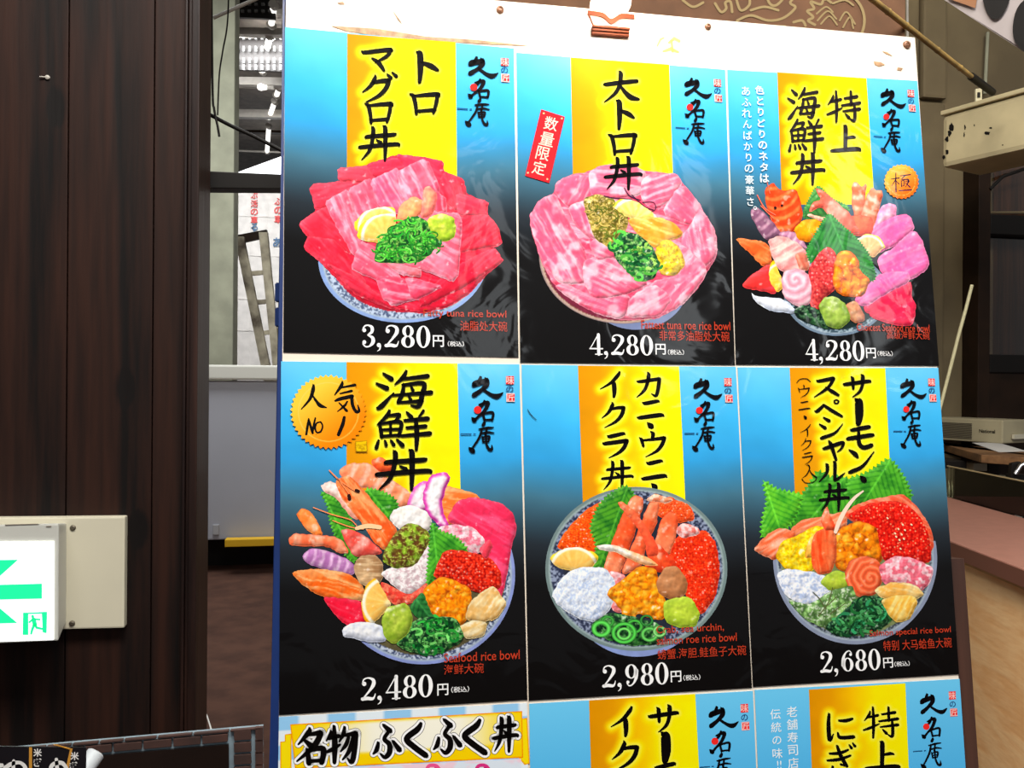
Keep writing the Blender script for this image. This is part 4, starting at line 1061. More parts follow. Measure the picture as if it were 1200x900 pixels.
# brush lettering: every stroke is a list of x,y,width in a 100 x 100 box
GL = {
 '丼': '18,33,7 26,30,10 82,25,10 90,22,5|2,62,6 12,60,10 88,52,10 98,56,6|35,6,10 36,16,11 33,45,10 26,72,9 8,97,3|62,2,8 65,10,12 65,60,11 64,98,7|44,40,4 54,48,10',
 '大': '6,42,6 16,40,10 86,31,10 94,33,5|48,2,8 50,12,12 46,45,10 34,70,9 6,97,3|48,44,6 62,66,10 78,82,13 98,88,6',
 'ト': '30,2,6 36,10,13 37,60,12 35,98,8|38,34,5 60,46,11 76,60,6',
 'ロ': '8,12,6 17,20,11 24,60,11 26,96,8|14,20,6 50,15,10 86,12,12 92,17,10|88,14,10 84,50,11 76,92,8|24,84,8 50,81,9 80,78,10',
 'マ': '4,20,6 16,22,10 80,12,11 93,14,10|92,13,9 78,38,10 44,62,4|34,46,5 54,64,11 70,94,8',
 'グ': '40,6,5 38,18,10 26,42,9 4,64,3|34,30,7 60,24,10 78,24,11|78,24,11 70,50,11 50,76,9 14,99,3|74,2,5 84,14,9|88,-4,5 99,8,9',
 'ク': '42,2,5 42,14,11 28,40,9 4,62,3|36,28,7 64,22,10 84,22,11|84,22,11 76,50,11 54,76,9 14,99,3',
 '特': '20,14,4 17,26,8 4,44,3|12,34,6 42,27,8|28,2,6 30,50,9 29,98,6|2,74,5 22,66,8 46,54,4|54,24,6 90,18,9|72,3,7 73,44,8|46,46,6 98,38,9|50,64,5 98,57,9|82,42,6 84,70,9 82,94,8 68,86,3|56,72,4 66,84,9',
 '上': '46,2,7 50,12,13 49,88,11|52,46,7 72,42,9 82,44,5|2,94,6 14,92,10 86,86,12 99,92,6',
 '海': '14,8,5 28,22,10|2,34,5 20,46,10|4,98,7 12,90,10 32,58,3|54,2,6 48,18,9 34,36,3|46,22,6 92,14,9|50,36,6 47,60,9 40,82,8|48,38,6 84,33,9 82,62,10 76,92,9 62,90,3|30,64,5 98,57,9|40,83,5 82,79,8|62,40,4 66,52,7|58,64,4 62,76,7',
 '鮮': '26,2,6 20,16,8 4,36,3|24,14,5 44,12,8 34,30,4|8,34,6 12,66,8|10,34,5 46,30,8 43,64,7|12,49,5 44,47,6|28,32,5 28,64,6|13,65,6 43,62,6|6,76,5 2,94,8|18,77,5 20,88,7|29,76,5 34,87,7|40,74,5 50,88,9|58,6,5 66,18,9|88,2,6 80,17,5|54,26,6 96,21,9|58,44,6 92,40,8|48,64,6 100,58,9|74,24,7 76,60,10 75,99,6',
 'カ': '6,36,6 20,36,10 84,26,11|84,26,11 80,62,11 72,92,9 56,84,3|44,2,6 46,14,11 40,48,10 28,74,9 4,98,3',
 'ニ': '20,24,6 32,26,12 72,18,11 82,20,5|0,84,6 14,84,12 84,74,13 99,78,6',
 '・': '34,28,16 50,44,40 60,54,46',
 'ウ': '46,0,6 52,8,11 50,24,9|8,24,5 14,32,10 20,58,7|14,34,6 50,30,9 88,24,11|90,24,11 82,50,11 64,76,9 28,99,3',
 'イ': '78,2,7 70,16,11 44,44,9 4,68,3|50,38,7 56,48,13 58,80,12 56,99,8',
 'ラ': '18,18,5 28,20,11 72,10,10 80,12,5|2,44,5 12,46,11 84,36,12|88,36,12 78,60,11 58,80,9 22,99,3',
 'サ': '2,42,6 14,42,11 86,30,11 98,32,6|30,12,6 34,22,11 36,62,8|66,2,6 70,12,12 68,48,10 58,76,9 34,99,3',
 'ー': '46,2,30 54,10,40 56,60,40 50,98,26',
 'モ': '14,26,5 24,26,10 78,16,11 86,18,5|0,58,5 10,58,11 90,46,11 99,48,5|44,22,7 44,64,11 50,84,11 66,92,12 92,84,12',
 'ン': '6,14,5 26,28,12 36,40,7|6,96,8 16,92,11 56,72,9 96,20,3',
 'ス': '14,20,5 24,22,10 76,10,12|78,12,11 62,44,10 40,68,9 4,96,3|48,52,5 72,70,11 96,88,8',
 'ペ': '0,66,5 10,64,12 32,36,9|32,36,8 60,62,11 98,92,8|70,14,5 78,10,5 86,18,5 80,28,5 71,24,5 70,14,5',
 'シ': '20,6,5 42,20,11|4,36,5 26,52,11|10,98,8 20,94,11 66,74,9 98,34,3',
 'ャ': '0,44,5 14,42,12 84,18,13 94,24,9|94,22,9 84,44,9 66,60,4|28,10,7 38,30,13 60,98,9',
 'ル': '30,14,6 34,24,11 30,58,9 4,94,3|58,4,6 62,14,11 61,84,10|61,88,8 76,78,9 98,54,3',
 '入': '30,4,5 44,8,11 52,28,9|50,24,8 42,52,10 28,76,9 2,97,3|48,34,5 64,66,10 98,94,13',
 '人': '50,2,7 48,22,12 36,58,9 4,98,4|44,40,5 62,68,9 76,84,12 99,92,4',
 '気': '38,2,5 34,14,10 10,42,4|34,20,5 84,12,9|30,38,5 72,30,8|12,60,6 30,54,10 74,46,11|72,48,10 76,74,9 88,92,9 99,90,8 94,72,3|56,62,5 44,76,7 20,92,3|26,66,4 54,90,8',
 'N': '10,98,12 20,50,14 28,10,8|28,14,10 46,60,15 58,90,13|58,88,9 66,50,13 78,6,9',
 'o': '60,44,8 30,50,9 18,74,10 32,94,10 62,88,10 74,62,9 60,44,8|20,104,0.1 30,104,0.1',
 '1': '62,0,20 54,40,26 34,98,24',
 '極': '2,32,5 40,27,8|24,2,6 25,96,8|24,34,7 4,66,3|26,40,3 38,56,7|46,16,5 94,10,8|70,14,7 52,34,5 84,34,8 80,52,6|50,40,5 52,70,6|50,42,4 64,41,5 62,66,5|52,67,4 63,66,5|70,44,4 88,42,6 70,72,3|70,50,4 92,72,8|40,90,6 99,86,9',
 '名': '44,2,6 40,14,11 10,46,4|36,20,6 76,14,12|78,16,11 56,52,12 6,92,4|28,34,6 48,50,13|38,62,9 42,98,11|40,64,7 84,58,12 80,96,11|44,92,8 80,90,8',
 '物': '16,14,5 14,24,8 2,40,3|10,34,7 40,27,9|26,2,7 28,50,12 27,98,8|2,70,6 22,62,9 44,50,5|58,4,6 54,22,9 42,42,4|52,26,6 92,20,11|92,22,11 88,64,11 80,96,10 66,86,3|70,30,7 62,50,9 46,68,4|84,28,7 72,66,9 52,90,4',
 'ふ': '40,2,8 62,18,13|56,22,9 42,42,10 60,58,12 60,82,13 44,96,10 28,86,5|20,54,8 14,74,11 2,86,5|74,50,8 96,74,13',
 'く': '70,0,8 58,18,13 24,46,13 46,70,13 86,98,13',
 'に': '14,6,7 12,40,10 16,94,10 28,74,3|46,28,6 68,28,9 88,22,7|42,70,5 50,86,9 92,84,10',
 'ぎ': '16,26,6 50,24,9 80,14,6|8,48,6 50,44,9 88,32,6|42,2,7 56,36,10 76,66,8|76,66,6 54,60,6|26,68,7 26,86,9 44,94,9 74,90,8|84,-2,4 92,8,8|96,-8,4 104,2,8',
}
GLP = {}
for k_, v_ in GL.items():
    sts = [[tuple(float(c) for c in q.split(',')) for q in st.split()] for st in v_.split('|')]
    GLP[k_] = sts
def glyph(ch, box, wt=1.0):
    "strokes of a brush character fitted into a photo-pixel box"
    x0, y0, x1, y1 = box
    al = np.array([q for st in GLP[ch] for q in st]); mn = (al[:, :2] - al[:, 2:] * .3).min(0); mx = (al[:, :2] + al[:, 2:] * .3).max(0)
    if ch in ('ー',): mn, mx = np.array([30., 0]), np.array([70., 100])
    sx, sy = (x1 - x0) / (mx[0] - mn[0]), (y1 - y0) / (mx[1] - mn[1]); s = min(sx, sy) * .5 + .25 * (sx + sy)
    if ch == 'ー': s = sx
    if ch == '・':
        w_, h_ = x1 - x0, y1 - y0; m_ = min(w_, h_); return [[(x0 + .4 * w_, y0 + .38 * h_, .45 * m_), (x0 + .5 * w_, y0 + .5 * h_, .6 * m_), (x0 + .58 * w_, y0 + .6 * h_, .62 * m_)]]
    return [[(x0 + (a - mn[0]) * sx, y0 + (b - mn[1]) * sy, max(c * s * wt, .3)) for a, b, c in st] for st in GLP[ch]]
DG = {'0': ['R,29,50,27,50,12,45'], '2': ['12,26,17 12,27,17', '5,26,4 11,8,6 28,2,6 46,12,13 47,32,15 32,58,9 8,90,5', '6,92,14 24,90,14 42,93,12 50,86,6 54,72,3'],
      '3': ['13,24,16 13,25,16', '6,24,4 14,7,6 28,2,6 43,12,13 42,32,12 26,46,5', '26,46,5 45,58,13 47,78,15 33,96,7 18,98,6 7,86,4', '13,78,16 13,79,16'],
      '4': ['40,2,14 40,97,14', '38,3,5 20,38,4 4,69,4', '3,70,6 56,70,6', '26,97,5 54,97,5'],
      '6': ['R,31,67,25,32,11,28', '9,70,14 12,38,13 24,12,7 40,3,5 50,14,4', '46,20,13 46,21,13'],
      '8': ['R,30,26,22,26,9,21', 'R,30,73,26,27,11,22'], '9': ['R,27,33,25,32,11,28', '49,30,14 46,62,13 34,88,7 18,97,5 8,86,4', '12,80,13 12,81,13'],
      ',': ['9,90,17 9,91,17', '15,94,7 12,110,5 3,118,2']}
class Ink:
    "collects flat lettering in photo pixels for one printed part"
    def __init__(s): s.x = []; s.f = []; s.c = []
    def stroke(s, sts, col, smooth=True, brush=False):
        for st in sts:
            q = np.array(st, float); q = spline(q, 7) if smooth and len(q) > 1 else q
            v, f = ribbon(q[:, :2], q[:, 2], brush=brush); s.poly(v, f, col)
    def poly(s, v, f, col):
        k = len(s.x); s.x += [tuple(p) for p in v]; s.f += [tuple(k + a for a in ff) for ff in f]; s.c += [np.array(col, float)] * len(v)
    def text(s, body, cx, cy, w=None, h=None, col=(255, 255, 255), bold=0.0, rot=0.0, lean=True):
        v, f = text_mesh(body, bold)
        if not len(v): return
        c = (v.max(0) + v.min(0)) / 2; e = v.max(0) - v.min(0)
        sx = (w / e[0]) if w else h / e[1]; sy = (h / e[1]) if h else sx
        k, k2 = slope(cx, cy) if lean else (0, 0); q = (v - c) * [sx, -sy]
        ca, sa = math.cos(rot), math.sin(rot); q = np.stack([q[:, 0] * ca - q[:, 1] * sa, q[:, 0] * sa + q[:, 1] * ca], 1)
        s.poly(np.stack([cx + q[:, 0] + k2 * q[:, 1], cy + q[:, 1] + k * q[:, 0]], 1), f, col)
    def digits(s, body, x0, x1, cy, h, col=(250, 250, 250)):
        n = sum(.52 if c == ',' else 1.0 for c in body); w = (x1 - x0) / n; cx = (x0 + x1) / 2; k, k2 = slope(cx, cy); x = x0
        for ch in body:
            sx = w / 61.0; sy = h / 100.0
            def M_(a, b): X_, Y_ = x + a * sx, cy + (b - 50) * sy; return (X_ + k2 * (Y_ - cy), Y_ + k * (X_ - cx))
            for st in DG[ch]:
                if st[0] == 'R':
                    _, a, b, rx, ry, ix, iy = st.split(','); a, b, rx, ry, ix, iy = map(float, (a, b, rx, ry, ix, iy)); n_ = 36
                    t_ = [6.28318 * i / n_ for i in range(n_)]
                    v = [M_(a + rx * math.cos(q), b + ry * math.sin(q)) for q in t_] + [M_(a + ix * math.cos(q), b + iy * math.sin(q)) for q in t_]
                    s.poly(v, [(i, (i + 1) % n_, n_ + (i + 1) % n_, n_ + i) for i in range(n_)], col)
                else:
                    q = [tuple(map(float, z.split(','))) for z in st.split()]
                    s.stroke([[(*M_(a, b), c * (sx + sy) / 2) for a, b, c in q]], col, len(q) > 2)
            x += w * (.52 if ch == ',' else 1.0)
    def to(s, P, name, parent=None): return P.emit(name, np.array(s.x), s.f, np.array(s.c), parent=parent)

BLUE = [(0.0, (104, 204, 250)), (0.16, (62, 184, 244)), (0.28, (50, 162, 226)), (0.40, (66, 116, 140)), (0.54, (36, 44, 52)), (0.66, (15, 14, 15)), (1.0, (12, 10, 10))]
def grad(stops, t_):
    xs = [a for a, _ in stops]; return np.stack([np.interp(t_, xs, [c[i] for _, c in stops]) for i in range(3)], 1)
def sky_sheet(x, y, a, b):
    c = grad(BLUE, b - .03 * np.sin(a * 3.1)); n = fbm(a * 9, b * 12, 3)
    return c * (0.95 + .1 * n)[:, None]
def sky_light(x, y, a, b): return grad([(0, (110, 206, 250)), (.5, (60, 170, 236)), (1, (18, 15, 15))], b)
def make_band(P, quad, glyph_sts, halo=8.0):
    "yellow strip of the print, orange to the left, paler round the lettering"
    pts = []
    for st in glyph_sts:
        q = spline(np.array(st, float), 5); pts += [(a, b, c / 2) for a, b, c in q]
    pts = np.array(pts)
    def f(x, y, d, o):
        t_ = (x - (quad[0][0] + (quad[3][0] - quad[0][0]) * (y - quad[0][1]) / (quad[3][1] - quad[0][1]))) / (quad[1][0] - quad[0][0])
        c = grad([(0, (218, 150, 24)), (.22, (226, 160, 20)), (.5, (250, 206, 16)), (.68, (255, 234, 0)), (1, (255, 240, 0))], t_)
        c = c * (0.96 + .08 * fbm(x / 30, y / 22, 4))[:, None]
        D = np.full(x.shape, 1e9)
        for a, b, r in pts: D = np.minimum(D, np.hypot(x - a, y - b) - r)
        c = mix(c, (255, 238, 40), .95 * sm(halo * 1.3, 1.0, D)); return mix(c, (255, 246, 120), .7 * sm(4.0, 0.5, D))
    return P.art('colour_band', quad, f, soft=0, step=2.2)
# shop logo: traced once, in the pixels of the lower left poster, then set on every sheet
LT = (320, 410, 4.0)
LOGO = [[(938, 168, 14), (950, 158, 24), (1000, 146, 20)], [(972, 130, 12), (962, 152, 16), (944, 168, 14)], [(1000, 142, 20), (1000, 164, 20), (974, 190, 16), (945, 210, 20), (940, 214, 18)], [(984, 186, 10), (1020, 210, 14), (1050, 218, 20), (1076, 202, 5)],
        [(990, 240, 9), (978, 262, 12), (958, 282, 6)], [(966, 258, 8), (1006, 248, 16), (990, 286, 14), (962, 312, 10), (944, 330, 12)], [(941, 328, 20), (943, 330, 20)], [(982, 298, 10), (990, 330, 10)], [(984, 300, 8), (1028, 294, 11), (1026, 330, 10)], [(990, 328, 8), (1026, 327, 8)],
        [(990, 342, 12), (984, 352, 15)], [(966, 372, 7), (1004, 366, 10), (1032, 364, 5)], [(978, 370, 9), (966, 410, 10), (930, 466, 8)], [(926, 466, 18), (936, 474, 20)], [(1002, 366, 8), (994, 400, 9)], [(974, 392, 7), (1006, 386, 9), (1034, 390, 5)], [(980, 408, 8), (984, 432, 8)], [(980, 410, 6), (1012, 406, 9), (1008, 430, 8)], [(984, 420, 5), (1008, 419, 5)], [(984, 432, 6), (1008, 430, 6)], [(997, 396, 8), (998, 436, 9), (1010, 464, 11), (1024, 466, 12), (1024, 446, 3)]]
TR4 = uv([608.5], [427])[0]
def map_logo(P, pts):
    q = np.array(pts, float); w_ = uv(LT[0] + q[:, 0] / LT[2], LT[1] + q[:, 1] / LT[2]) - TR4 + P.q[1]
    p = pix(w_[:, 0], w_[:, 1]); (a,), (b,) = [pix([P.q[1][0] + e], [P.q[1][1]])[:, 0] for e in (0, .1)]; s = (b - a) / 58.5
    return [(x, y, c / LT[2] * s * 1.12) for (x, y), (_, _, c) in zip(p, pts)]
def set_logo(P):
    k = Ink(); k.stroke([map_logo(P, st) for st in LOGO], (10, 8, 12), brush=True); k.to(P, 'shop_logo')
    cx, cy, r = map_logo(P, [(958, 282, 30)])[0]
    P.art('red_dot', [(cx + r / 2 * math.cos(i * .3927), cy + r / 2 * math.sin(i * .3927)) for i in range(16)], p_flat, dict(a=(226, 52, 48)), soft=1)
    k = Ink()
    for lx, ly, e, ch in ((1109, 143, 38, '味'), (1112, 224, 38, '匠')):
        q = [map_logo(P, [(lx + sx * e / 2, ly + sy * e / 2, 1)])[0][:2] for sx, sy in ((-1, -1), (1, -1), (1, 1), (-1, 1))]; k.poly(q, [(0, 1, 2, 3)], (222, 58, 58))
    k.to(P, 'seal')
    k = Ink()
    for lx, ly, e, ch, c in ((1109, 143, 33, '味', (250, 205, 200)), (1112, 224, 33, '匠', (250, 205, 200)), (1108, 185, 26, 'の', (30, 60, 110))):
        x, y, s_ = map_logo(P, [(lx, ly, e)])[0]; k.text(ch, x, y, h=s_, col=c, bold=.01)
    for i in range(7):
        if i in (5,): continue
        q = map_logo(P, [(880 + i * 10, 395, 5), (887 + i * 10, 395, 5)]); k.stroke([q], (40, 90, 130), False)
    k.to(P, 'seal_lettering')
def price(P, body, x0, x1, cy, h, yen, tax):
    k = Ink(); k.digits(body, x0, x1, cy, h)
    k.text('円', yen[0], yen[1], w=yen[2], h=yen[2] * 1.05, col=(246, 246, 246), bold=.012); k.text('（税込）', tax[0], tax[1], w=tax[2], h=tax[2] * .33, col=(240, 240, 240), bold=.01)
    k.to(P, 'price_lettering')
CAP = (180, 66, 44)
def caption(P, rows):
    k = Ink()
    for body, x0, x1, y, h in rows: k.text(body, (x0 + x1) / 2, y, w=x1 - x0, h=h, col=CAP, bold=.006 if body.isascii() else .001)
    k.to(P, 'caption_lettering')
def title(P, quad, T, spec, wt=1.0):
    sts = []
    for ch, x0, y0, x1, y1 in spec: sts += glyph(ch, (T[0] + x0 / T[2], T[1] + y0 / T[2], T[0] + x1 / T[2], T[1] + y1 / T[2]), wt * (1.2 if ch in '海鮮特' else 1.08 if ch == '丼' else 1.24 if ch in '大上気人・' else 1.42))
    band = make_band(P, quad, sts)
    return sts
def put_title(P, sts, col=(24, 20, 18)):
    k = Ink(); k.stroke(sts, col if col != (24, 20, 18) else (8, 6, 6), brush=True); return k.to(P, 'title_lettering')
def curls(P, hull, T, n, seed, cols, w_=3.0, r_=9.0, name='scallion_curls'):
    rnd = random.Random(seed); p = np.array([[float(v) for v in q.split(',')] for q in hull.split()]); p = np.stack([T[0] + p[:, 0] / T[2], T[1] + p[:, 1] / T[2]], 1)
    x0, y0 = p.min(0); x1, y1 = p.max(0); sts = []
    while len(sts) < n:
        x, y = rnd.uniform(x0, x1), rnd.uniform(y0, y1)
        if not inside(np.array([x]), np.array([y]), p)[0]: continue
        a = rnd.uniform(0, 6.28); b = a + rnd.uniform(1.6, 4.2); r = r_ * rnd.uniform(.5, 1.1); k_ = rnd.uniform(.5, 1)
        sts.append([(x + r * math.cos(q), y + r * k_ * math.sin(q), w_ * rnd.uniform(.6, 1.2)) for q in np.linspace(a, b, 6)])
    return P.strokes(name, sts, lambda i: np.array(cols[i % len(cols)], float) * (0.85 + .3 * rnd.random()), parent=P.sub)
def bowl(P, c, r, T, kw=None, name='bowl_picture', n=72, arc=(0, 360)):
    C2 = (T[0] + c[0] / T[2], T[1] + c[1] / T[2]); R2 = (r[0] / T[2], r[1] / T[2])
    d = dict(c=C2, r=R2); d.update(kw or {})
    P.sub = None
    o = P.art(name, [(C2[0] + R2[0] * math.cos(q), C2[1] + R2[1] * math.sin(q)) for q in np.radians(np.linspace(arc[0], arc[1], n, endpoint=arc[1] - arc[0] < 359))], p_bowl, d, soft=0)
    P.sub = o; return o
def many(P, T, rows):
    for r in rows:
        name, painter, kw, pts = r[:4]; kw = dict(kw); soft = kw.pop('soft', 2); ser = kw.pop('ser', None)
        for key in ('ap', 'c'):
            if key in kw and (key == 'ap' or painter is p_spiral): kw[key] = (T[0] + kw[key][0] / T[2], T[1] + kw[key][1] / T[2])
        if 'v' in kw: v = kw['v']; kw['v'] = (T[0] + v[0] / T[2], T[1] + v[1] / T[2], T[0] + v[2] / T[2], T[1] + v[3] / T[2])
        P.art(name, pts, painter, kw, T=T, soft=soft, ser=ser)

# ------------------------------------------------------------------ the nine posters
PK = (236, 92, 118); PKL = (255, 176, 196); RD = (226, 44, 68); RDL = (248, 96, 116)
PINK = dict(a=PK, b=PKL, con=.75); RED = dict(a=RD, b=RDL, con=.5, edge=(250, 110, 124)); 
def fish(pts, **k): d = dict(PINK); d.update(k); return ('tuna_slice', p_fish, d, pts)
def red(pts, **k): d = dict(RED); d.update(k); return ('tuna_slice', p_fish, d, pts)

# --- fatty tuna bowl, top left
P = Poster([(334, 32), (602, 57), (607.5, 419), (332, 413)], 'menu poster of bright red and pink tuna slices, priced 3,280')
T = (320, 200, 4.0); T0 = (320, 0, 4.0)
P.sheet(sky_sheet)
st = title(P, [(407, 40), (534, 50), (535.5, 215), (406.5, 215)], T0, [('マ', 415, 232, 560, 335), ('グ', 418, 342, 582, 482), ('ロ', 430, 485, 562, 582), ('丼', 400, 592, 594, 756), ('ト', 672, 245, 776, 390), ('ロ', 640, 440, 782, 540)])
T1 = (345, 180, 4.5)
bowl(P, (572, 560), (446, 333), T1, dict(rim=.83, rim2=.94, ext=(150, 176, 226), spk=((84, 96, 124), (190, 204, 224)), inn=(170, 30, 50)))
many(P, T, [
 red('125,245 205,195 170,68 350,45 303,-10 440,-25 445,-30 575,-75 700,-60 790,-40 795,10 890,40 905,110 1003,145 1000,210 1050,260 1070,345 1030,365 1075,430 1000,490 930,570 830,640 700,672 560,650 430,605 330,545 250,460 145,365 165,310 125,265', a=(206, 30, 58), soft=1),
 red('170,68 380,45 400,120 205,190', soft=1, a=(238, 62, 84)), red('303,-8 460,-25 480,60 310,50', soft=1, a=(240, 70, 90)), red('445,-30 580,-60 700,-60 620,50 465,30', soft=1, a=(226, 52, 80)),
 red('575,-75 700,-62 795,-42 800,70 650,40', soft=1, a=(236, 54, 84)), red('795,8 892,42 905,120 860,190 770,120', soft=1), red('860,105 1005,145 1000,212 870,212', soft=1, a=(232, 60, 84)),
 red('865,225 1000,205 1050,260 1072,348 860,385', soft=1, ang=-30), red('1030,362 1078,430 900,545 700,645 680,600 850,450', soft=1, ang=-40, a=(214, 36, 64)),
 red('122,248 205,192 270,165 340,270 390,400 165,315', soft=1, ang=40, a=(230, 48, 70)), red('143,365 170,310 300,330 440,530 400,595 250,455', soft=1, ang=45, a=(220, 38, 62)),
 red('240,430 400,500 560,635 700,660 560,652 400,590', soft=1, a=(200, 30, 56)),
 fish('243,152 355,88 420,290 425,420 370,388 300,270', soft=1, ang=70), fish('352,92 465,36 510,190 500,330 410,250', soft=1, ang=65), fish('455,50 590,-12 645,150 610,215 500,170', soft=1, ang=60, a=(238, 96, 130)),
 fish('583,8 718,-56 785,95 730,160 610,150', soft=1, ang=62, a=(232, 84, 112)), fish('740,85 805,125 815,195 740,225', soft=1, a=(238, 76, 100)),
 fish('368,462 410,330 520,380 600,505 590,548 430,492', soft=1, ang=35), fish('480,500 600,500 690,600 560,634 515,600', soft=1, ang=10, a=(226, 70, 100)), fish('618,498 802,542 655,612', soft=1, ang=8, a=(228, 74, 104)),
 fish('735,192 882,205 862,528 690,462 515,432 540,290 640,240', soft=1, ang=28, a=(240, 104, 128)), fish('510,425 690,460 690,500 600,490', soft=1, a=(240, 110, 120)),
 ('lemon_slice', p_lemon, dict(ap=(500, 270)), '378,262 420,200 500,172 570,178 566,225 420,300'),
 ('lemon_slice', p_lemon, dict(ap=(530, 315)), '393,318 415,250 490,208 578,210 560,325 500,340'),
 ('ginger_slice', p_blob, dict(a=(255, 196, 130), b=(240, 132, 104), n=.5), '580,240 595,165 660,125 708,150 690,210 620,248'),
 ('ginger_slice', p_blob, dict(a=(255, 180, 140), b=(236, 112, 110), n=.5), '690,222 708,85 735,78 772,120 745,210'),
 ('wasabi', p_blob, dict(a=(214, 224, 96), b=(150, 184, 54), hi=(255, 255, 214), n=.8, s=4), '715,240 770,206 845,220 852,310 800,335 745,300'),
 ('scallion_heap', p_green, dict(a=(60, 150, 50), b=(16, 70, 30)), '480,430 490,345 570,260 660,215 720,240 740,300 795,345 760,360 690,430 600,432')])
curls(P, '475,435 488,340 570,255 660,212 722,240 745,300 800,345 700,430 600,435', T, 64, 1, [(84, 184, 66), (46, 140, 50), (120, 206, 96), (36, 112, 46)], 1.9, 9)
P.sub = None
put_title(P, st); set_logo(P)
price(P, '3,280', 423, 505.5, 394.5, 26, (513.5, 400, 13), (534, 403.3, 19))
caption(P, [('Fatty tuna rice bowl', 496, 593, 368.8, 11), ('油脂处大碗', 539, 594, 382.5, 12)])

# --- fattest tuna bowl, top middle
P = Poster([(605, 62), (849.5, 82), (861, 428), (609.5, 425)], 'menu poster with a slanted red tag and a bowl of pale pink tuna, top middle')
T = (590, 200, 4.0); T0 = (590, 0, 4.0)
P.sheet(sky_sheet)
st = title(P, [(668.5, 67.5), (784, 76), (789, 225), (671.5, 225)], T0, [('大', 468, 336, 636, 482), ('ト', 528, 472, 612, 608), ('ロ', 490, 630, 624, 728), ('丼', 470, 735, 648, 893)])
bowl(P, (620, 520), (250, 226), T, dict(rim=.2, rim2=.3, ext=(128, 140, 178)), name='bowl_foot')
bowl(P, (560, 400), (394, 318), T, dict(rim=.955, rim2=.975, inn=(110, 40, 60), lip=(200, 176, 160), spk=((120, 84, 70), (176, 150, 140)), ext=(150, 130, 130)))
PP = dict(a=(240, 100, 132), b=(255, 200, 214), con=.72, f=.9, m=1.15, soft=2)
many(P, T, [
 fish('120,230 170,140 240,110 248,60 330,18 400,10 460,-20 600,-22 650,5 800,15 835,60 925,170 940,220 992,290 995,400 950,470 900,560 800,640 720,690 560,700 420,660 300,590 230,520 180,420', a=(222, 76, 106), con=.9),
 fish('118,228 170,138 242,108 300,240 385,380 395,525 260,530 180,420', ang=60, **PP), fish('242,104 258,48 340,18 405,30 425,130 310,180', ang=120, **PP), fish('400,8 460,-24 600,-24 668,10 645,115 500,135 410,115', ang=5, **PP),
 fish('655,28 800,12 838,60 770,150 700,185 640,125', ang=-20, **PP), fish('835,58 928,170 895,265 735,205', ang=40, **PP), fish('920,172 993,290 997,400 905,485 825,330 880,250', ang=80, **PP),
 fish('815,330 965,470 845,622 740,684 600,642 690,520 840,490', ang=-45, **PP), fish('240,545 285,528 420,588 595,575 555,702 420,664 300,592', ang=20, **PP), fish('590,600 700,530 790,600 735,682 575,690', ang=-30, **PP),
 fish('375,415 520,405 690,530 560,585 420,602 375,520', ang=25, **PP), fish('400,330 520,300 540,400 430,420', ang=25, **PP), fish('300,170 430,130 480,220 430,330 340,260', ang=70, **PP),
 ('spiced_seaweed', p_green, dict(a=(186, 166, 84), b=(92, 84, 30), c=(240, 214, 150), s=3.2), '372,142 440,112 520,150 585,225 560,310 500,360 430,325 398,225'),
 ('lemon_slice', p_lemon, dict(ap=(610, 235), a=(250, 214, 90), b=(255, 240, 170)), '508,160 560,132 625,150 685,190 718,225 640,238 555,205'),
 ('ginger_slice', p_fish, dict(a=(250, 160, 60), b=(255, 222, 130), ang=20, con=.9), '578,228 720,220 800,250 842,300 770,330 710,365 640,310'),
 ('mustard', p_lump, dict(a=(240, 206, 44), b=(176, 128, 20), hi=(255, 240, 110), s=5), '708,372 758,322 820,360 848,440 800,492 735,482'),
 ('greens', p_green, dict(a=(90, 180, 76), b=(14, 58, 34), c=(190, 232, 150), s=4), '500,360 560,288 640,308 700,368 728,450 700,505 640,520 590,482 540,430')])
curls(P, '510,350 560,290 640,310 700,370 722,450 640,515 560,430', T, 26, 4, [(40, 128, 58), (96, 186, 80), (20, 84, 44), (170, 220, 110)], 3.0, 8, 'green_strips')
curls(P, '380,150 440,120 520,160 570,240 500,340 430,300', T, 22, 5, [(120, 128, 56), (206, 186, 110), (90, 100, 40)], 1.4, 8, 'seaweed_strips')
P.strokes('nori_thread', [[(565, 82, 4), (590, 120, 5), (640, 140, 4)], [(600, 115, 4), (660, 170, 4), (700, 185, 4)], [(470, 120, 4), (520, 130, 4), (600, 135, 4)], [(650, 150, 4), (700, 150, 4), (712, 180, 4), (690, 195, 3)]], (70, 30, 60), parent=P.sub, T=T)
P.sub = None
put_title(P, st); set_logo(P)
P.art('red_tag', '175,515 286,550 213,860 100,826', p_flat, dict(a=(214, 44, 52)), T=T0, soft=0)
k = Ink(); n_ = 0
for ch, x, y in zip('数量限定', (222, 203, 184, 166), (583, 655, 722, 790)): k.text(ch, T0[0] + x / 4, T0[1] + y / 4, h=15.8, col=(250, 214, 200), bold=.008, rot=.24, lean=False)
for x, y in ((187, 534), (272, 558), (113, 812), (204, 842)): k.stroke([[(T0[0] + x / 4, T0[1] + y / 4, 2.2), (T0[0] + x / 4 + .1, T0[1] + y / 4, 2.2)]], (250, 190, 150))
k.to(P, 'tag_lettering')
price(P, '4,280', 690, 766, 404.5, 24, (773.5, 409.5, 12), (791.5, 413, 19))
caption(P, [('Fattest tuna roe rice bowl', 751, 855, 381.5, 10), ('非常多油脂处大碗', 772, 854, 394, 12)])

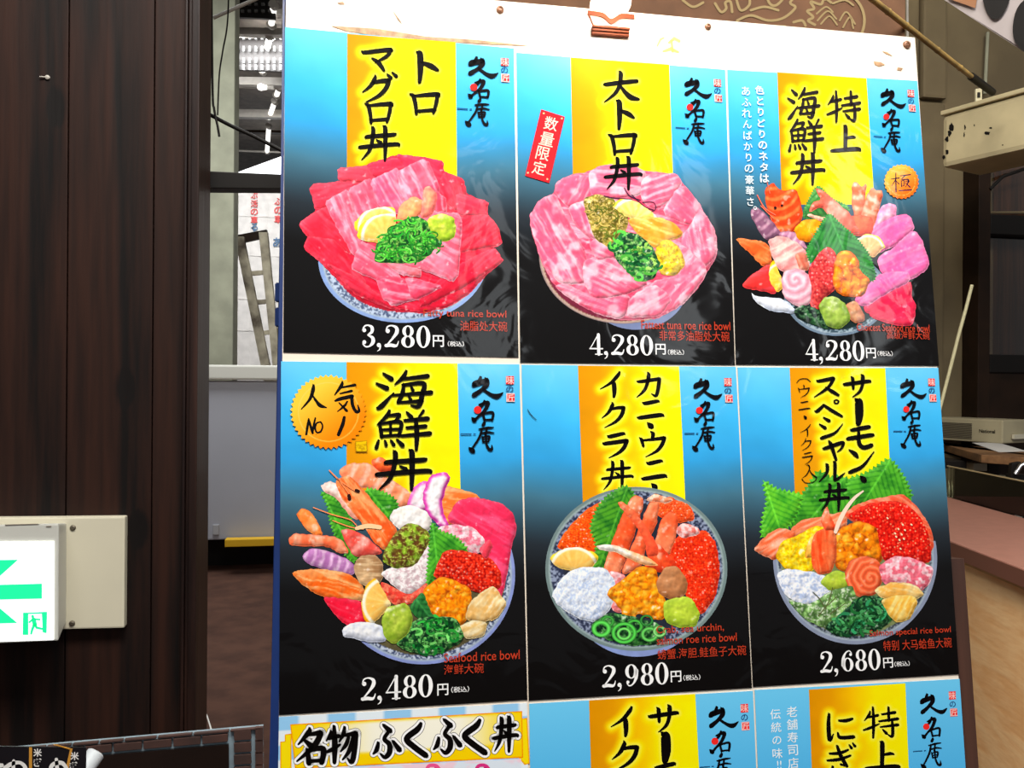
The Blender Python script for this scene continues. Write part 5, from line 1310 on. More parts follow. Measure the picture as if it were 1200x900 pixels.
# --- choicest seafood bowl, top right
P = Poster([(852, 82), (1074.5, 95), (1100, 429), (862, 427.5)], 'menu poster with a small orange badge and two columns of white writing, top right')
T = (855, 210, 4.736); T0 = (840, 0, 4.0)
P.sheet(sky_sheet)
st = title(P, [(910.5, 85), (1015, 92), (1024.5, 240), (916, 240)], T0, [('特', 512, 428, 670, 577), ('上', 530, 590, 672, 712), ('海', 328, 413, 480, 562), ('鮮', 333, 560, 498, 720), ('丼', 342, 718, 504, 870)])
bowl(P, (590, 640), (290, 230), T, dict(rim=.86, rim2=.93, ext=(120, 140, 160), spk=((60, 80, 92), (160, 180, 190)), inn=(24, 40, 40)))
P2K = dict(a=(238, 108, 170), b=(255, 170, 208), con=.6)
many(P, T, [
 ('squid_slice', p_blob, dict(a=(255, 226, 236), b=(240, 120, 170), n=.4), '795,290 815,200 850,150 885,136 918,155 915,215 860,250'),
 ('shiso_leaf', p_leaf, dict(a=(84, 150, 76), b=(30, 88, 44), ser=(1.4, 3.2)), '485,30 560,110 650,150 660,180 560,190 480,220 410,215 415,170'),
 ('prawn_tail', p_shrimp, dict(a=(248, 116, 76), b=(255, 196, 170), seg=14, v=(720, 30, 720, 250)), '680,25 705,20 730,50 755,25 752,100 730,210 690,200 678,110'), 
 ('prawn_tail', p_shrimp, dict(a=(250, 130, 96), b=(255, 208, 186), seg=14, v=(830, 60, 740, 280)), '755,110 785,50 808,70 848,68 830,160 790,280 740,310 720,230'),
 ('prawn_body', p_blob, dict(a=(255, 140, 96), b=(226, 70, 44), n=.4), '610,230 700,200 790,215 790,300 720,315 650,300'),
 ('prawn_head', p_shrimp, dict(a=(238, 72, 34), b=(255, 150, 90), seg=12), '195,60 240,25 270,60 300,70 360,55 385,110 400,210 350,290 270,300 235,230 205,140'),
 ('prawn_body', p_shrimp, dict(a=(126, 84, 110), b=(206, 160, 180), seg=11), '112,180 150,160 200,200 260,270 290,310 210,340 160,290'),
 ('prawn_body', p_shrimp, dict(a=(176, 120, 150), b=(240, 210, 220), seg=8), '270,300 350,290 400,340 430,390 350,380'),
 ('crab_leg', p_shrimp, dict(a=(246, 104, 84), b=(255, 206, 190), seg=60), '472,52 520,72 600,140 670,200 720,300 650,290 560,230 510,150 440,190 460,130 510,120'),
 ('crab_leg', p_blob, dict(a=(255, 226, 206), b=(240, 150, 120)), '428,205 440,195 540,215 548,235 520,240'),
 ('egg_ball', p_blob, dict(a=(252, 190, 40), b=(236, 130, 20), hi=(255, 230, 140), n=.2), '360,280 400,235 470,228 520,250 500,310 440,350 380,330'),
 fish('790,295 850,235 960,195 1000,215 1018,280 940,350 830,410 800,370', ang=-28, **P2K), fish('820,430 900,390 1015,280 1062,345 1106,490 980,570 840,520', ang=-25, **P2K),
 red('740,720 800,660 880,640 1000,565 1005,660 1028,700 1010,812 900,805 800,770', a=(230, 44, 84)), fish('690,665 760,600 840,520 985,515 995,570 860,640 745,712', ang=-30, **P2K),
 ('lemon_slice', p_lemon, dict(ap=(765, 400), a=(250, 176, 110), b=(255, 216, 170)), '702,340 760,308 820,318 862,380 830,395 790,440'),
 ('salmon_slice', p_fish, dict(a=(232, 104, 50), b=(255, 168, 110), ang=30), '24,328 190,352 222,395 225,470 185,485 100,400'),
 red('66,598 110,545 190,485 230,480 260,640 180,620', a=(238, 62, 60)),
 ('bream_slice', p_fish, dict(a=(240, 150, 150), b=(255, 224, 214), ang=-30), '215,340 290,318 380,360 430,420 440,490 380,520 280,510 235,430'),
 ('bream_slice', p_fish, dict(a=(206, 110, 90), b=(244, 176, 150), ang=60), '360,420 420,415 440,500 390,505'),
 ('shiso_leaf', p_leaf, dict(a=(62, 140, 66), b=(24, 84, 40), v=(550, 200, 700, 560), ser=(1.5, 3.4)), '548,188 620,260 700,330 770,420 805,540 780,570 720,500 600,440 450,470 425,400 470,320'),
 ('lemon_wedge', p_lemon, dict(ap=(285, 560), a=(255, 190, 60), b=(255, 226, 120), rind=(255, 190, 30)), '216,500 240,452 272,520 290,600 262,622 228,580'),
 ('bream_rose', p_spiral, dict(a=(246, 178, 196), b=(255, 226, 232), c=(365, 560), turns=9), '286,560 310,510 380,500 440,540 464,600 440,690 370,705 300,650'),
 ('salmon_roe', p_roe, dict(a=(170, 40, 50), b=(226, 84, 80), hi=(255, 200, 200)), '430,520 480,430 540,380 590,420 590,600 520,660 490,725 440,690 460,620'),
 ('sea_urchin', p_lump, dict(a=(244, 140, 34), b=(178, 70, 10), s=12), '578,480 600,415 660,400 705,440 720,520 775,550 740,640 690,650 620,640 575,600'),
 ('squid_slice', p_blob, dict(a=(255, 255, 255), b=(196, 206, 226), n=.3), '122,630 150,655 250,660 320,680 360,735 330,745 230,730 150,690'),
 ('wakame', p_green, dict(a=(44, 92, 54), b=(6, 22, 16), c=(110, 150, 110)), '355,735 400,700 480,720 530,800 540,830 440,800 380,770'),
 ('clam', p_blob, dict(a=(232, 190, 150), b=(170, 96, 70)), '640,700 700,680 750,780 690,800 650,760'),
 ('wasabi', p_blob, dict(a=(184, 208, 110), b=(120, 150, 60), n=.6, s=5), '492,715 520,665 570,652 640,700 665,780 600,832 540,815')])
P.strokes('prawn_feeler', [[(150, 90, 5), (190, 160, 6), (250, 200, 6)], [(205, 20, 4), (220, 80, 5)], [(170, 150, 5), (240, 220, 5)]], (236, 120, 96), parent=P.sub, T=T)
P.strokes('prawn_eye', [[(249, 160, 15), (250, 162, 15)], [(286, 147, 13), (287, 148, 13)]], (40, 20, 20), parent=P.sub, T=T)
P.sub = None
put_title(P, st, (40, 34, 34)); set_logo(P)
def badge(P, cx, cy, r, ry, n, c0, c1, seal=True):
    q = [(cx + (r if i % 2 else r * .93) * math.cos(i * math.pi / n), cy + (ry if i % 2 else ry * .93) * math.sin(i * math.pi / n)) for i in range(2 * n)]
    def f(x, y, d, o):
        c = mix(c0, c1, np.clip(((x - cx) / r * .5 + (y - cy) / ry * .6) + .5, 0, 1)); q_ = np.hypot((x - cx) / r, (y - cy) / ry)
        return mix(c, (255, 214, 120), .7 * sm(.02, .006, np.abs(q_ - .78)))
    return P.art('round_badge', q, f, soft=0, step=1.1)
badge(P, 1055.3, 213.5, 20.6, 20.6, 26, (255, 190, 90), (244, 118, 44))
k = Ink(); k.stroke(glyph('極', (1043, 203, 1067.5, 226), .8), (34, 26, 60)); k.to(P, 'badge_lettering')
k = Ink()
for i, ch in enumerate('色とりどりのネタは'): k.text(ch, 840 + (197 + 2.9 * i) / 4, (425 + 51.6 * i) / 4, h=10.2 if ch not in 'とりどの' else 9.4, col=(236, 246, 250), bold=.02)
for i, ch in enumerate('あふれんばかりの豪華さ'): k.text(ch, 840 + (133 + 2.1 * i) / 4, (430 + 51.8 * i) / 4, h=10.2 if ch in '豪華ばれあ' else 9.4, col=(236, 246, 250), bold=.006)
k.text('。', 840 + 176 / 4, 977 / 4, h=4.2, col=(236, 246, 250)); k.to(P, 'side_lettering')
price(P, '4,280', 942.5, 1013, 411, 24, (1019.5, 414, 11.5), (1036, 414.6, 18))
caption(P, [('Choicest Seafood rice bowl', 1003, 1088, 384.3, 9), ('高级海鲜大碗', 1038, 1088, 393.2, 9.5)])

# --- seafood bowl, middle left
P = Poster([(329.5, 423.5), (608.5, 427), (618, 820), (327, 838)], 'menu poster with a big golden No 1 badge and a prawn')
T0 = (320, 410, 4.0); T = (330, 540, 3.7517)
P.sheet(sky_sheet)
st = title(P, [(406, 424.5), (536, 426), (540, 590), (406, 590)], T0, [('海', 482, 98, 748, 278), ('鮮', 478, 283, 742, 472), ('丼', 478, 468, 744, 658)])
bowl(P, (620, 500), (406, 394), T, dict(rim=.9, rim2=.955, ext=(150, 164, 220), spk=((70, 80, 110), (200, 210, 226)), inn=(90, 84, 60)), arc=(-20, 150))
many(P, T, [
 ('prawn_body', p_shrimp, dict(a=(250, 150, 110), b=(255, 214, 196), seg=16), '255,50 290,15 390,12 440,60 500,95 565,140 558,195 520,205 450,150 380,120 300,110'),
 ('prawn_tail', p_blob, dict(a=(255, 130, 70), b=(226, 70, 40)), '395,0 440,-15 500,25 470,50 420,42'),
 ('shiso_leaf', p_leaf, dict(v=(180, 140, 320, 430), ser=(2, 4.5)), '168,135 230,160 290,220 330,330 335,420 310,445 270,400 240,340 215,270 205,200'),
 ('shiso_leaf', p_leaf, dict(v=(380, 130, 480, 250), ser=(2, 4.5)), '370,122 440,135 495,165 512,210 470,265 420,215 382,172'),
 ('octopus_slice', p_blob, dict(a=(255, 250, 252), b=(246, 210, 230), n=.2, rimc=(220, 90, 180)), '552,195 572,130 620,92 645,95 655,210 600,220'),
 ('scallop', p_blob, dict(a=(255, 255, 255), b=(236, 226, 220), n=.15), '475,250 500,215 560,196 615,215 655,240 650,305 590,315 510,295'),
 ('salmon_slice', p_fish, dict(a=(248, 126, 60), b=(255, 190, 130), ang=10), '690,125 720,108 865,152 900,230 740,285 695,220'),
 red('775,178 850,163 965,190 1018,232 1030,300 1005,390 985,520 962,605 920,560 900,400 830,310 725,265', a=(236, 56, 96), ang=30, b=(255, 120, 160)),
 ('octopus_slice', p_blob, dict(a=(255, 255, 255), b=(248, 220, 236), hi=(255, 255, 255), n=.2, rimc=(206, 70, 166)), '620,150 655,68 720,52 742,80 718,130 700,200 745,300 700,290 636,222'),
 ('crab_flakes', p_flake, dict(), '680,300 740,282 830,288 888,340 882,392 840,408 750,350'),
 ('prawn_shell', p_blob, dict(a=(255, 236, 230), b=(244, 170, 150)), '173,110 215,93 262,110 305,180 335,255 300,242 240,162 190,137'),
 ('prawn_head', p_fish, dict(a=(244, 104, 48), b=(255, 176, 120), ang=52, con=.8), '238,90 300,68 360,128 430,215 505,298 492,350 447,390 400,345 330,240 270,172'),
 ('prawn_shell', p_shrimp, dict(a=(224, 84, 74), b=(255, 200, 190), seg=30), '262,310 300,300 380,340 445,402 380,418 320,418 285,362'),
 ('prawn_tail', p_shrimp, dict(a=(255, 136, 66), b=(255, 196, 140), seg=40), '66,240 95,208 142,240 178,312 160,333 110,302'),
 ('prawn_tail', p_shrimp, dict(a=(250, 120, 80), b=(255, 190, 160), seg=26), '34,345 60,318 150,328 200,328 265,350 290,405 240,402 200,376 100,374 45,370'),
 ('prawn_body', p_shrimp, dict(a=(178, 118, 176), b=(250, 220, 244), seg=10), '97,420 130,383 200,398 290,433 322,465 312,500 240,492 160,467 110,447'),
 ('grilled_eel', p_fish, dict(a=(240, 110, 40), b=(255, 190, 130), ang=15, con=1), '43,488 170,476 290,493 350,545 365,590 350,614 280,614 180,597 100,547'),
 red('180,598 260,605 357,620 368,715 300,730 240,682', a=(230, 30, 62)),
 ('clam', p_fish, dict(a=(170, 130, 92), b=(222, 190, 150), ang=0, f=1.5, con=1), '318,460 350,420 410,416 442,450 442,520 392,560 338,530'),
 ('whitebait', p_shred, dict(a=(250, 244, 244), b=(190, 150, 160)), '435,490 520,455 600,395 652,370 658,470 640,545 560,590 490,545'),
 ('minced_tuna', p_flake, dict(a=(255, 140, 110), b=(206, 60, 50), s=4.5), '437,530 500,560 560,590 640,530 645,585 560,625 500,632 455,590'),
 ('seaweed', p_green, dict(a=(140, 180, 56), b=(92, 60, 30), c=(206, 230, 110), s=4.5), '452,400 500,318 560,272 640,308 652,350 585,460 500,470 448,440'),
 ('shiso_leaf', p_leaf, dict(v=(662, 270, 690, 500), ser=(2, 4.6)), '660,265 692,312 760,332 822,398 720,422 682,480 650,562 638,520 650,400'),
 ('salmon_roe', p_roe, dict(), '670,500 690,450 720,393 800,398 905,420 957,480 962,545 920,585 850,575 760,525 690,520'),
 red('868,390 910,343 927,380 900,432', a=(240, 70, 90)),
 ('sea_urchin', p_lump, dict(), '622,570 660,538 702,510 760,528 825,560 832,605 812,692 780,728 700,692 640,652'),
 ('shiso_leaf', p_leaf, dict(a=(50, 120, 60), b=(16, 60, 30)), '562,645 620,570 650,660 682,692 600,692'),
 ('ginger_slice', p_fish, dict(a=(236, 190, 120), b=(255, 236, 190), ang=-50, con=1), '808,690 830,618 880,578 932,552 988,630 942,692 900,702 850,707'),
 ('ginger_slice', p_fish, dict(a=(232, 196, 130), b=(255, 240, 200), ang=-20, con=1), '778,735 830,703 902,710 882,772 820,782'),
 ('lemon_wedge', p_lemon, dict(ap=(470, 625), rind=(255, 176, 20)), '352,620 372,550 410,513 442,570 482,630 430,682 395,724 362,690'),
 ('squid_slice', p_blob, dict(a=(255, 255, 255), b=(206, 214, 236), n=.3), '272,740 310,713 372,708 442,730 455,790 400,797 330,780 278,772'),
 ('wakame', p_green, dict(a=(70, 150, 70), b=(10, 44, 24), c=(150, 210, 130)), '500,800 560,718 620,688 760,688 805,780 700,843 640,850 560,838'),
 ('wasabi', p_blob, dict(a=(196, 214, 96), b=(140, 170, 56), n=.8, s=4.5), '443,690 470,643 550,626 575,690 552,762 490,802 449,767')])
curls(P, '540,810 600,720 650,690 760,700 790,770 700,840 640,845', T, 30, 9, [(60, 168, 72), (30, 116, 50), (130, 214, 120), (20, 80, 40)], 3.2, 9)
P.strokes('prawn_feeler', [[(210, 42, 5), (260, 90, 6), (330, 135, 7)], [(245, 75, 4), (300, 150, 5)], [(140, 205, 4), (220, 235, 5), (300, 258, 5), (330, 285, 4)], [(225, 262, 4), (300, 290, 5), (360, 300, 4)]], (248, 150, 100), parent=P.sub, T=T)
P.strokes('prawn_roe', [[(330, 296, 16), (380, 286, 20), (432, 292, 18)]], (255, 214, 170), parent=P.sub, T=T)
P.strokes('prawn_eye', [[(296, 152, 14), (299, 166, 16)], [(328, 130, 14), (338, 134, 14)]], (40, 22, 20), parent=P.sub, T=T)
P.sub = None
put_title(P, st); set_logo(P)
badge(P, 385, 483, 45, 44, 44, (255, 206, 84), (238, 140, 24))
k = Ink()
for ch, b in (('人', (353, 451, 383, 480)), ('気', (392, 447, 421.5, 483.5)), ('N', (358.5, 489.5, 370, 510)), ('o', (369, 494, 378.5, 509.5)), ('1', (395, 488, 405, 511))): k.stroke(glyph(ch, b, 1.3 if ch != '1' else .8), (14, 12, 12), brush=ch in '人気')
k.to(P, 'badge_lettering')
price(P, '2,480', 423, 508.5, 805, 27, (518.7, 807.5, 13), (539, 807.3, 21))
caption(P, [('Seafood rice bowl', 520, 608.5, 768.5, 11), ('海鲜大碗', 520, 566.5, 783.3, 12)])
P.art('pen_scribble', '385,430 440,425 442,478 388,478', lambda x, y, d, o: mix((236, 200, 30), (150, 110, 20), sm(1.0, .3, d) + .5 * sm(.55, .7, fbm(x / 3, y / 3, 2))), T=T0, soft=0)

# --- crab, sea urchin and salmon roe bowl, centre
P = Poster([(611, 427.5), (862, 430), (881, 806), (619.5, 821)], 'menu poster of crab legs and red roe, priced 2,980, with a pen mark')
T0 = (600, 410, 4.0); T = (630, 560, 4.2875)
P.sheet(sky_sheet)
st = title(P, [(677, 428.5), (795.5, 429.5), (804, 610), (683.5, 610)], T0, [('カ', 583, 106, 694, 224), ('ニ', 586, 238, 712, 322), ('・', 620, 332, 674, 378), ('ウ', 596, 383, 718, 503), ('ニ', 606, 518, 726, 608), ('・', 640, 618, 692, 662), ('イ', 412, 103, 506, 224), ('ク', 420, 246, 527, 366), ('ラ', 426, 390, 542, 508), ('丼', 418, 518, 568, 660)])
put_title(P, st)
bowl(P, (500, 560), (345, 338), T, dict(rim=.2, rim2=.3, ext=(150, 168, 220)), name='bowl_foot')
bowl(P, (495, 457), (457, 412), T, dict(rim=.80, rim2=.955, inn=(40, 44, 56), spk=((48, 54, 76), (150, 160, 184)), ext=(130, 150, 150), lip=(168, 186, 184)))
many(P, T, [
 ('flying_fish_roe', p_roe, dict(s=2.0, a=(214, 56, 10), b=(250, 104, 34)), '103,352 118,300 180,220 205,200 260,150 340,108 400,120 380,200 300,385 170,362'),
 ('flying_fish_roe', p_roe, dict(s=2.0, a=(226, 60, 20), b=(255, 112, 60)), '590,135 650,93 762,140 788,212 700,225 610,195'),
 ('shiso_leaf', p_leaf, dict(a=(88, 160, 50), b=(30, 96, 34), v=(450, 45, 310, 440), ser=(2.2, 5)), '262,250 300,150 350,92 442,38 485,90 492,150 400,300 342,445 276,455 298,330'),
 ('salmon_roe', p_roe, dict(s=2.6, a=(206, 28, 8), b=(246, 74, 34)), '668,330 720,288 840,262 892,330 912,450 892,592 812,694 740,582 720,470 660,430'),
 ('crab_flakes', p_flake, dict(a=(255, 226, 226), b=(240, 120, 110)), '692,260 730,228 802,250 810,282 722,305'),
 ('crab_flakes', p_flake, dict(a=(255, 220, 200), b=(250, 140, 100)), '540,115 590,80 680,110 640,130'),
 ('crab_leg', p_shrimp, dict(a=(240, 92, 50), b=(255, 176, 140), seg=80, v=(500, 90, 360, 460)), '325,475 372,320 428,180 478,88 534,110 502,230 442,400 400,505'),
 ('crab_leg', p_shrimp, dict(a=(240, 96, 56), b=(255, 166, 130), seg=80, v=(580, 120, 450, 470)), '415,485 468,350 518,230 556,128 612,128 592,240 542,350 520,445'),
 ('crab_leg', p_shrimp, dict(a=(244, 96, 56), b=(255, 160, 120), seg=80), '588,325 618,220 660,168 702,200 692,300 662,382 600,405'),
 ('crab_flakes', p_flake, dict(a=(255, 214, 220), b=(236, 130, 130)), '318,500 380,468 445,500 400,605 425,672 370,662'),
 ('lemon_slice', p_lemon, dict(ap=(182, 470)), '62,398 130,358 200,348 272,373 303,400 262,455 180,470 100,445'),
 ('whitebait', p_shred, dict(a=(240, 245, 255), b=(170, 190, 226), s=2.4), '72,590 125,500 200,452 330,453 388,520 370,640 300,722 200,702 108,642'),
 ('crab_claw', p_blob, dict(a=(250, 110, 64), b=(206, 56, 30)), '560,378 600,330 642,370 695,432 690,460 620,472 540,455'),
 ('crab_claw', p_blob, dict(a=(246, 122, 84), b=(236, 90, 60), hi=(255, 220, 200)), '402,128 425,125 480,165 540,240 595,330 600,385 545,390 535,310 480,220 430,165'),
 ('crab_claw', p_blob, dict(a=(255, 250, 240), b=(246, 176, 120), hi=(255, 255, 255)), '298,343 340,335 400,342 480,372 560,402 600,440 520,435 470,410 390,372 320,362'),
 ('sea_urchin', p_lump, dict(a=(250, 160, 34), b=(206, 100, 8), s=10), '340,580 440,508 500,448 590,458 608,550 640,620 628,712 560,702 500,672 482,718 428,702 420,652'),
 ('clam', p_blob, dict(a=(206, 150, 108), b=(168, 110, 70), hi=(226, 176, 136), n=.35), '596,520 640,453 700,446 750,520 737,592 670,610 608,577'),
 ('wakame', p_green, dict(a=(60, 130, 60), b=(12, 40, 24), c=(120, 180, 110)), '262,745 350,678 440,688 560,718 645,760 610,832 450,838 330,802'),
 ('wasabi', p_blob, dict(a=(206, 226, 90), b=(160, 190, 60), n=.5, s=8), '632,625 680,608 762,598 808,680 792,742 700,748 637,712')])
def rings(P, T, rr):
    for (x, y, r, th, c) in rr:
        n = 30; k = Ink(); o_ = [(T[0] + (x + r * math.cos(q)) / T[2], T[1] + (y + r * .86 * math.sin(q)) / T[2]) for q in np.linspace(0, 6.283, n, endpoint=False)]
        md = [(T[0] + (x + (r - th * .5) * math.cos(q)) / T[2], T[1] + (y + (r - th * .5) * .86 * math.sin(q)) / T[2]) for q in np.linspace(0, 6.283, n, endpoint=False)]
        i_ = [(T[0] + (x + (r - th) * math.cos(q)) / T[2], T[1] + (y + (r - th) * .86 * math.sin(q)) / T[2]) for q in np.linspace(0, 6.283, n, endpoint=False)]
        vs = np.array(o_ + md + i_); fs = [(a * n + i, a * n + (i + 1) % n, (a + 1) * n + (i + 1) % n, (a + 1) * n + i) for a in (0, 1) for i in range(n)]
        cs = np.array([np.array(c) * .62] * n + [np.minimum(np.array(c) * 1.2 + 10, 255)] * n + [np.array(c) * .75] * n)
        P.emit('scallion_ring', vs, fs, cs, parent=P.sub)
rings(P, T, [(350, 720, 34, 14, (60, 140, 60)), (485, 745, 42, 16, (70, 160, 66)), (318, 757, 50, 24, (90, 190, 84)), (432, 778, 64, 20, (80, 180, 76)), (432, 782, 38, 16, (110, 200, 100)), (560, 785, 44, 18, (96, 180, 90)), (610, 770, 34, 15, (130, 200, 120)), (545, 715, 34, 12, (50, 120, 56))])
P.sub = None
set_logo(P)
price(P, '2,980', 705, 784, 790.5, 26, (791.5, 792.3, 12.5), (810, 793.5, 20))
caption(P, [('Crab, sea urchin,', 768.5, 847.5, 736.5, 10), ('salmon roe rice bowl', 769, 862.5, 748.3, 9.5), ('螃蟹.海胆.鲑鱼子大碗', 770, 873.5, 764, 12)])
P.strokes('pen_scribble', [[(72, 280, 3), (88, 305, 4), (112, 328, 3)]], (40, 60, 70), T=T0)

# --- salmon special bowl, middle right
P = Poster([(864, 430.5), (1099, 431), (1123.5, 790), (882, 805)], 'menu poster with tall green leaves and a salmon rose, priced 2,680')
T0 = (850, 410, 4.0); T = (870, 530, 3.912)
P.sheet(sky_sheet)
st = title(P, [(925, 431), (1037, 431.5), (1044.5, 590), (931.5, 590)], T0, [('サ', 550, 116, 680, 222), ('ー', 607, 238, 634, 348), ('モ', 566, 358, 692, 462), ('ン', 576, 468, 694, 577), ('・', 616, 583, 670, 628), ('ス', 413, 130, 530, 222), ('ペ', 416, 233, 547, 314), ('シ', 438, 316, 548, 417), ('ャ', 453, 426, 554, 518), ('ル', 436, 523, 558, 618), ('丼', 437, 623, 578, 755)])
st += [s_ for ch, b in (('ウ', (337, 164, 393, 224)), ('ニ', (339, 240, 396, 282)), ('・', (360, 303, 383, 330)), ('イ', (348, 348, 397, 407)), ('ク', (351, 413, 400, 472)), ('ラ', (357, 478, 407, 538)), ('入', (359, 538, 427, 600))) for s_ in glyph(ch, tuple(v / 4 + o for v, o in zip(b, (850, 410, 850, 410))), .8)]
st += [[(850 + x / 4, 410 + y / 4, .9) for x, y in q] for q in ([(332, 154), (348, 138), (378, 136), (396, 150)], [(356, 604), (372, 622), (404, 622), (424, 606)])]
bowl(P, (515, 488), (376, 392), T, dict(rim=.90, rim2=.945, ext=(150, 160, 184), spk=((50, 56, 66), (140, 150, 160)), inn=(120, 130, 90)), arc=(-12, 188))
many(P, T, [('shiso_leaf', p_leaf, dict(v=(510, 60, 300, 320), ser=(2.6, 5.5)), '200,345 230,260 300,160 345,80 400,120 440,110 500,130 560,150 560,240 450,300 330,310'),
 ('shiso_leaf', p_leaf, dict(v=(680, 30, 560, 220), ser=(2.6, 5.5)), '470,200 490,120 560,100 610,70 672,25 740,120 778,215 660,235 540,245'),
 ('shiso_leaf', p_leaf, dict(a=(110, 196, 60), b=(50, 140, 44), v=(100, 140, 180, 380), ser=(2.6, 5.5)), '92,125 150,172 240,190 275,195 250,280 200,350 160,355 84,393 95,290 115,230')])
many(P, T, [
 ('salmon_slice', p_fish, dict(a=(240, 112, 70), b=(255, 186, 150), ang=-25), '222,352 280,308 360,298 470,268 470,345 340,385 240,385'),
 ('salmon_slice', p_fish, dict(a=(240, 112, 70), b=(255, 196, 170), ang=-30), '53,446 100,388 170,348 245,370 205,445 150,494 90,467'),
 ('salmon_slice', p_fish, dict(a=(238, 92, 62), b=(255, 160, 130)), '458,290 540,233 640,210 735,193 805,260 865,360 874,440 800,505 640,485 600,365'),
 ('salmon_roe', p_roe, dict(s=3.0, a=(176, 10, 8), b=(236, 46, 30), hi=(255, 220, 170)), '480,292 560,245 650,226 740,232 818,310 852,400 860,505 760,495 638,495 606,375 540,325'),
 ('egg_shreds', p_lump, dict(a=(255, 222, 40), b=(236, 160, 10), hi=(255, 246, 130), s=6), '153,482 178,410 260,378 340,335 370,350 335,525 290,558 200,532'),
 ('whitebait', p_shred, dict(), '158,560 200,533 330,553 432,590 455,640 380,685 260,705 188,642'),
 ('lemon_slice', p_blob, dict(a=(255, 220, 120), b=(240, 160, 60)), '283,482 305,395 345,355 330,480'),
 ('sea_urchin', p_lump, dict(a=(240, 140, 24), b=(170, 70, 6), s=13), '422,400 450,348 530,318 608,343 618,400 638,505 560,482 480,545 430,532 426,470'),
 ('crab_claw', p_fish, dict(a=(232, 76, 34), b=(255, 150, 100), ang=85, con=.6), '315,422 332,370 375,348 424,370 428,482 402,548 350,556 318,522'),
 ('crab_claw', p_blob, dict(a=(255, 150, 110), b=(230, 84, 50)), '358,312 385,248 402,300 424,350 378,358'),
 ('wasabi', p_blob, dict(a=(206, 222, 90), b=(150, 180, 60), n=.6), '355,590 420,543 485,560 485,620 400,635'),
 ('salmon_rose', p_spiral, dict(a=(244, 106, 66), b=(255, 158, 116), c=(585, 575), turns=7.5), '468,560 488,500 560,476 622,500 638,580 612,642 540,664 488,622'),
 ('crab_flakes', p_flake, dict(a=(255, 220, 226), b=(222, 100, 120)), '626,520 700,475 780,488 873,530 852,602 810,634 720,612 645,602'),
 ('light_seaweed', p_green, dict(a=(150, 196, 120), b=(76, 110, 60), c=(236, 246, 226), s=4), '205,670 300,702 400,638 500,608 514,680 482,762 380,805 285,762'),
 ('wakame', p_green, dict(a=(54, 120, 60), b=(8, 36, 22), c=(120, 190, 130)), '375,800 480,718 520,668 625,658 695,750 642,804 540,834 440,843'),
 ('ginger_slice', p_fish, dict(a=(240, 180, 90), b=(255, 236, 180), ang=15, con=1), '602,627 690,595 785,608 828,650 792,672 700,680 640,670'),
 ('ginger_slice', p_fish, dict(a=(242, 186, 84), b=(255, 230, 150), ang=-60, con=1), '635,680 700,655 780,660 795,690 762,764 700,778 655,722')])
P.strokes('crab_claw_tip', [[(424, 365, 16), (440, 320, 20), (470, 262, 18), (510, 210, 14), (550, 178, 7)]], (255, 226, 206), parent=P.sub, T=T)
curls(P, '400,800 500,710 560,670 640,690 680,760 560,830', T, 22, 11, [(34, 96, 50), (90, 176, 110), (16, 60, 34), (60, 150, 100)], 3.2, 9, 'wakame_strips')
P.strokes('weed_sprig', [[(345, 750, 5), (390, 690, 5), (410, 620, 4)], [(380, 720, 4), (350, 670, 4), (320, 640, 3)], [(390, 700, 4), (430, 660, 4)], [(400, 740, 4), (470, 690, 3)]], (92, 96, 60), parent=P.sub, T=T)
P.strokes('sesame', [[(x, y, 7), (x + 3, y + 3, 7)] for x, y in ((710, 350), (725, 375), (695, 370), (740, 355), (715, 400), (700, 385), (735, 395), (720, 440), (660, 300), (770, 330), (730, 330))], (255, 226, 190), parent=P.sub, T=T)
P.sub = None
put_title(P, st); set_logo(P)
price(P, '2,680', 960, 1032, 774, 25, (1039.7, 776.3, 11.5), (1056, 777.5, 18))
caption(P, [('Salmon special rice bowl', 1018, 1113, 740.5, 9.5), ('特别 大马蛤鱼大碗', 1034, 1114, 754.5, 12)])

# --- bottom row, cut by the photo's lower edge
def low(tl, tr):
    q = uv([tl[0], tr[0]], [tl[1], tr[1]]); d = np.array([0, -.594]); b = pix(*(np.array([q[1] + d, q[0] + d]).T))
    return [tl, tr, tuple(b[0]), tuple(b[1])]
def check_sheet(x, y, a, b):
    c = np.floor(a * 9 + .3) + np.floor(b * 26); c = np.where((c % 2)[:, None] > .5, np.array([[232., 244, 252]]), np.array([[150., 206, 246]])); return c
P = Poster(low((327, 840), (617.5, 823.5)), 'menu poster headed by a yellow ribbon with black lettering')
P.sheet(check_sheet, nx=72, ny=200)
T = (310, 780, 3.5294)
YL = lambda x, y, d, o: mix((255, 226, 40), (236, 150, 20), sm(1.6, .4, d))
P.art('ribbon', '65,314 84,312 84,284 112,280 112,440 65,440', YL, T=T, soft=0); P.art('ribbon', '1050,220 1086,215 1096,404 1075,410 1050,380', YL, T=T, soft=0)
def ribbon_p(x, y, d, o):
    t_ = (x - 340) / 275; e = np.abs((y - (846 - 16 * t_)) - 23)
    c = mix((255, 252, 236), (255, 214, 20), sm(.38, .0, t_) + .9 * sm(.7, 1.0, t_)); return mix(mix(c, (255, 214, 20), sm(15, 21, e)), (236, 140, 20), sm(1.8, .5, d))
P.art('ribbon', '106,242 1065,187 1069,380 126,426', ribbon_p, T=T, soft=0)
P.art('pink_ground', '130,430 1060,384 1070,560 130,600', lambda x, y, d, o: mix((226, 236, 246), (244, 214, 226), sm(.4, .6, fbm(x / 20, y / 9, 2))), T=T, soft=0)
st = []
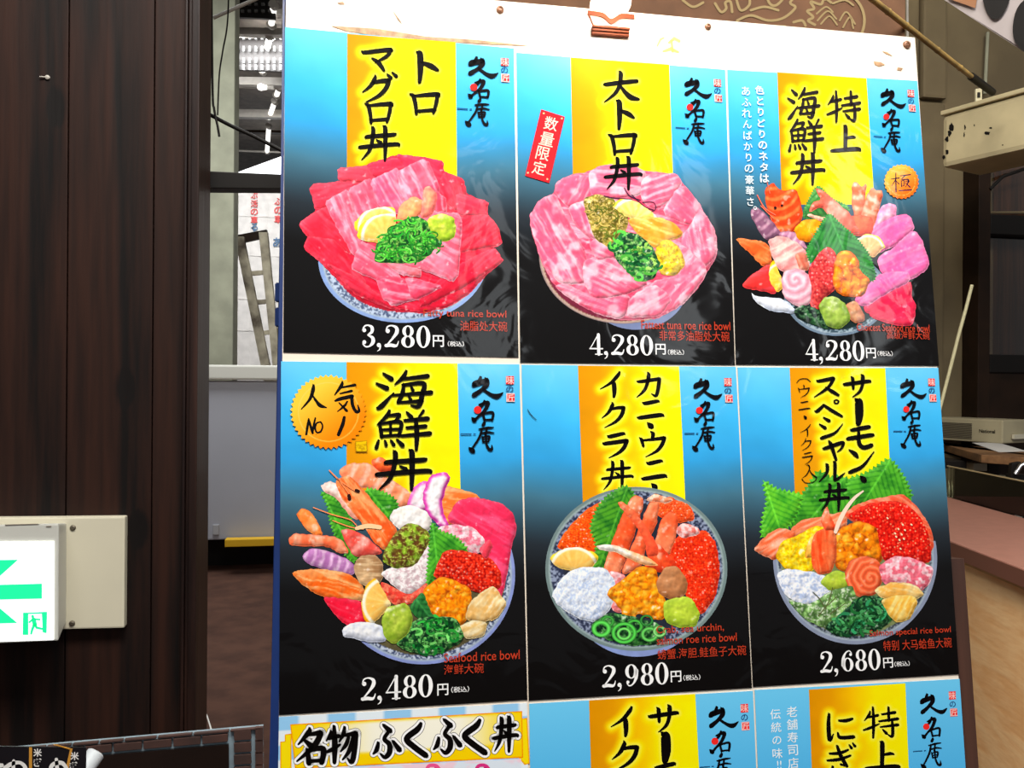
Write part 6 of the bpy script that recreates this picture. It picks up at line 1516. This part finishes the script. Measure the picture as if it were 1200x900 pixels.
for ch, b in (('名', (133, 256, 247, 408)), ('物', (253, 248, 382, 404)), ('ふ', (448, 243, 562, 382)), ('く', (583, 236, 672, 376)), ('ふ', (698, 220, 812, 364)), ('く', (823, 222, 916, 364)), ('丼', (943, 208, 1048, 358))):
    st += glyph(ch, tuple(v / T[2] + o for v, o in zip(b, (310, 780, 310, 780))), 1.5)
k = Ink(); k.stroke([[(a, b, c + 6.4) for a, b, c in s_] for s_ in st], (40, 36, 36)); k.to(P, 'lettering_outline')
k = Ink(); k.stroke([[(a, b, c + 5.2) for a, b, c in s_] for s_ in st], (255, 255, 255)); k.to(P, 'lettering_outline')
put_title(P, st)
k = Ink()
for cx, cy, r, c in ((507, 899, 9, (230, 96, 150)), (565, 899, 9, (206, 60, 130))): k.stroke([[(cx - 8, cy + 4, 4), (cx - 4, cy - 2, 4), (cx + 4, cy - 2, 4), (cx + 9, cy + 4, 4)], [(cx + 3, cy + 1, 3.4), (cx + 5, cy + 12, 3.4)]], c)
k.to(P, 'pink_lettering')
P = Poster(low((620, 824.5), (882, 809.5)), 'plain sky blue menu poster cut by the lower edge, in the middle column')
P.sheet(sky_light)
T0 = (600, 780, 4.0)
st = title(P, [(690, 820.5), (814.5, 813), (822, 960), (694, 960)], T0, [('サ', 638, 183, 780, 312), ('ー', 700, 322, 732, 450), ('モ', 650, 455, 782, 590), ('イ', 463, 192, 562, 332), ('ク', 468, 352, 590, 492)])
put_title(P, st); set_logo(P)
P = Poster(low((884, 808.5), (1124, 795.5)), 'sky blue menu poster with white side writing, bottom right on the board')
P.sheet(sky_light)
T0 = (860, 780, 3.5294)
st = title(P, [(947.5, 808), (1060.5, 800.5), (1067, 960), (953, 960)], T0, [('特', 533, 170, 680, 300), ('上', 538, 313, 688, 428), ('に', 386, 198, 497, 310), ('ぎ', 384, 318, 502, 455)])
put_title(P, st); set_logo(P)
k = Ink()
for i, ch in enumerate('老舗寿司店'): k.text(ch, 860 + (238 + 1.5 * i) / 3.5294, 780 + (190 + 53 * i) / 3.5294, h=12.4, col=(240, 248, 252), bold=.005)
for i, ch in enumerate('伝統の味'): k.text(ch, 860 + (170 + 3 * i) / 3.5294, 780 + (200 + 54 * i) / 3.5294, h=12 if ch != 'の' else 9.5, col=(240, 248, 252), bold=.005)
k.text('!!', 860 + 186 / 3.5294, 780 + 408 / 3.5294, h=9, col=(240, 248, 252)); k.to(P, 'side_lettering')
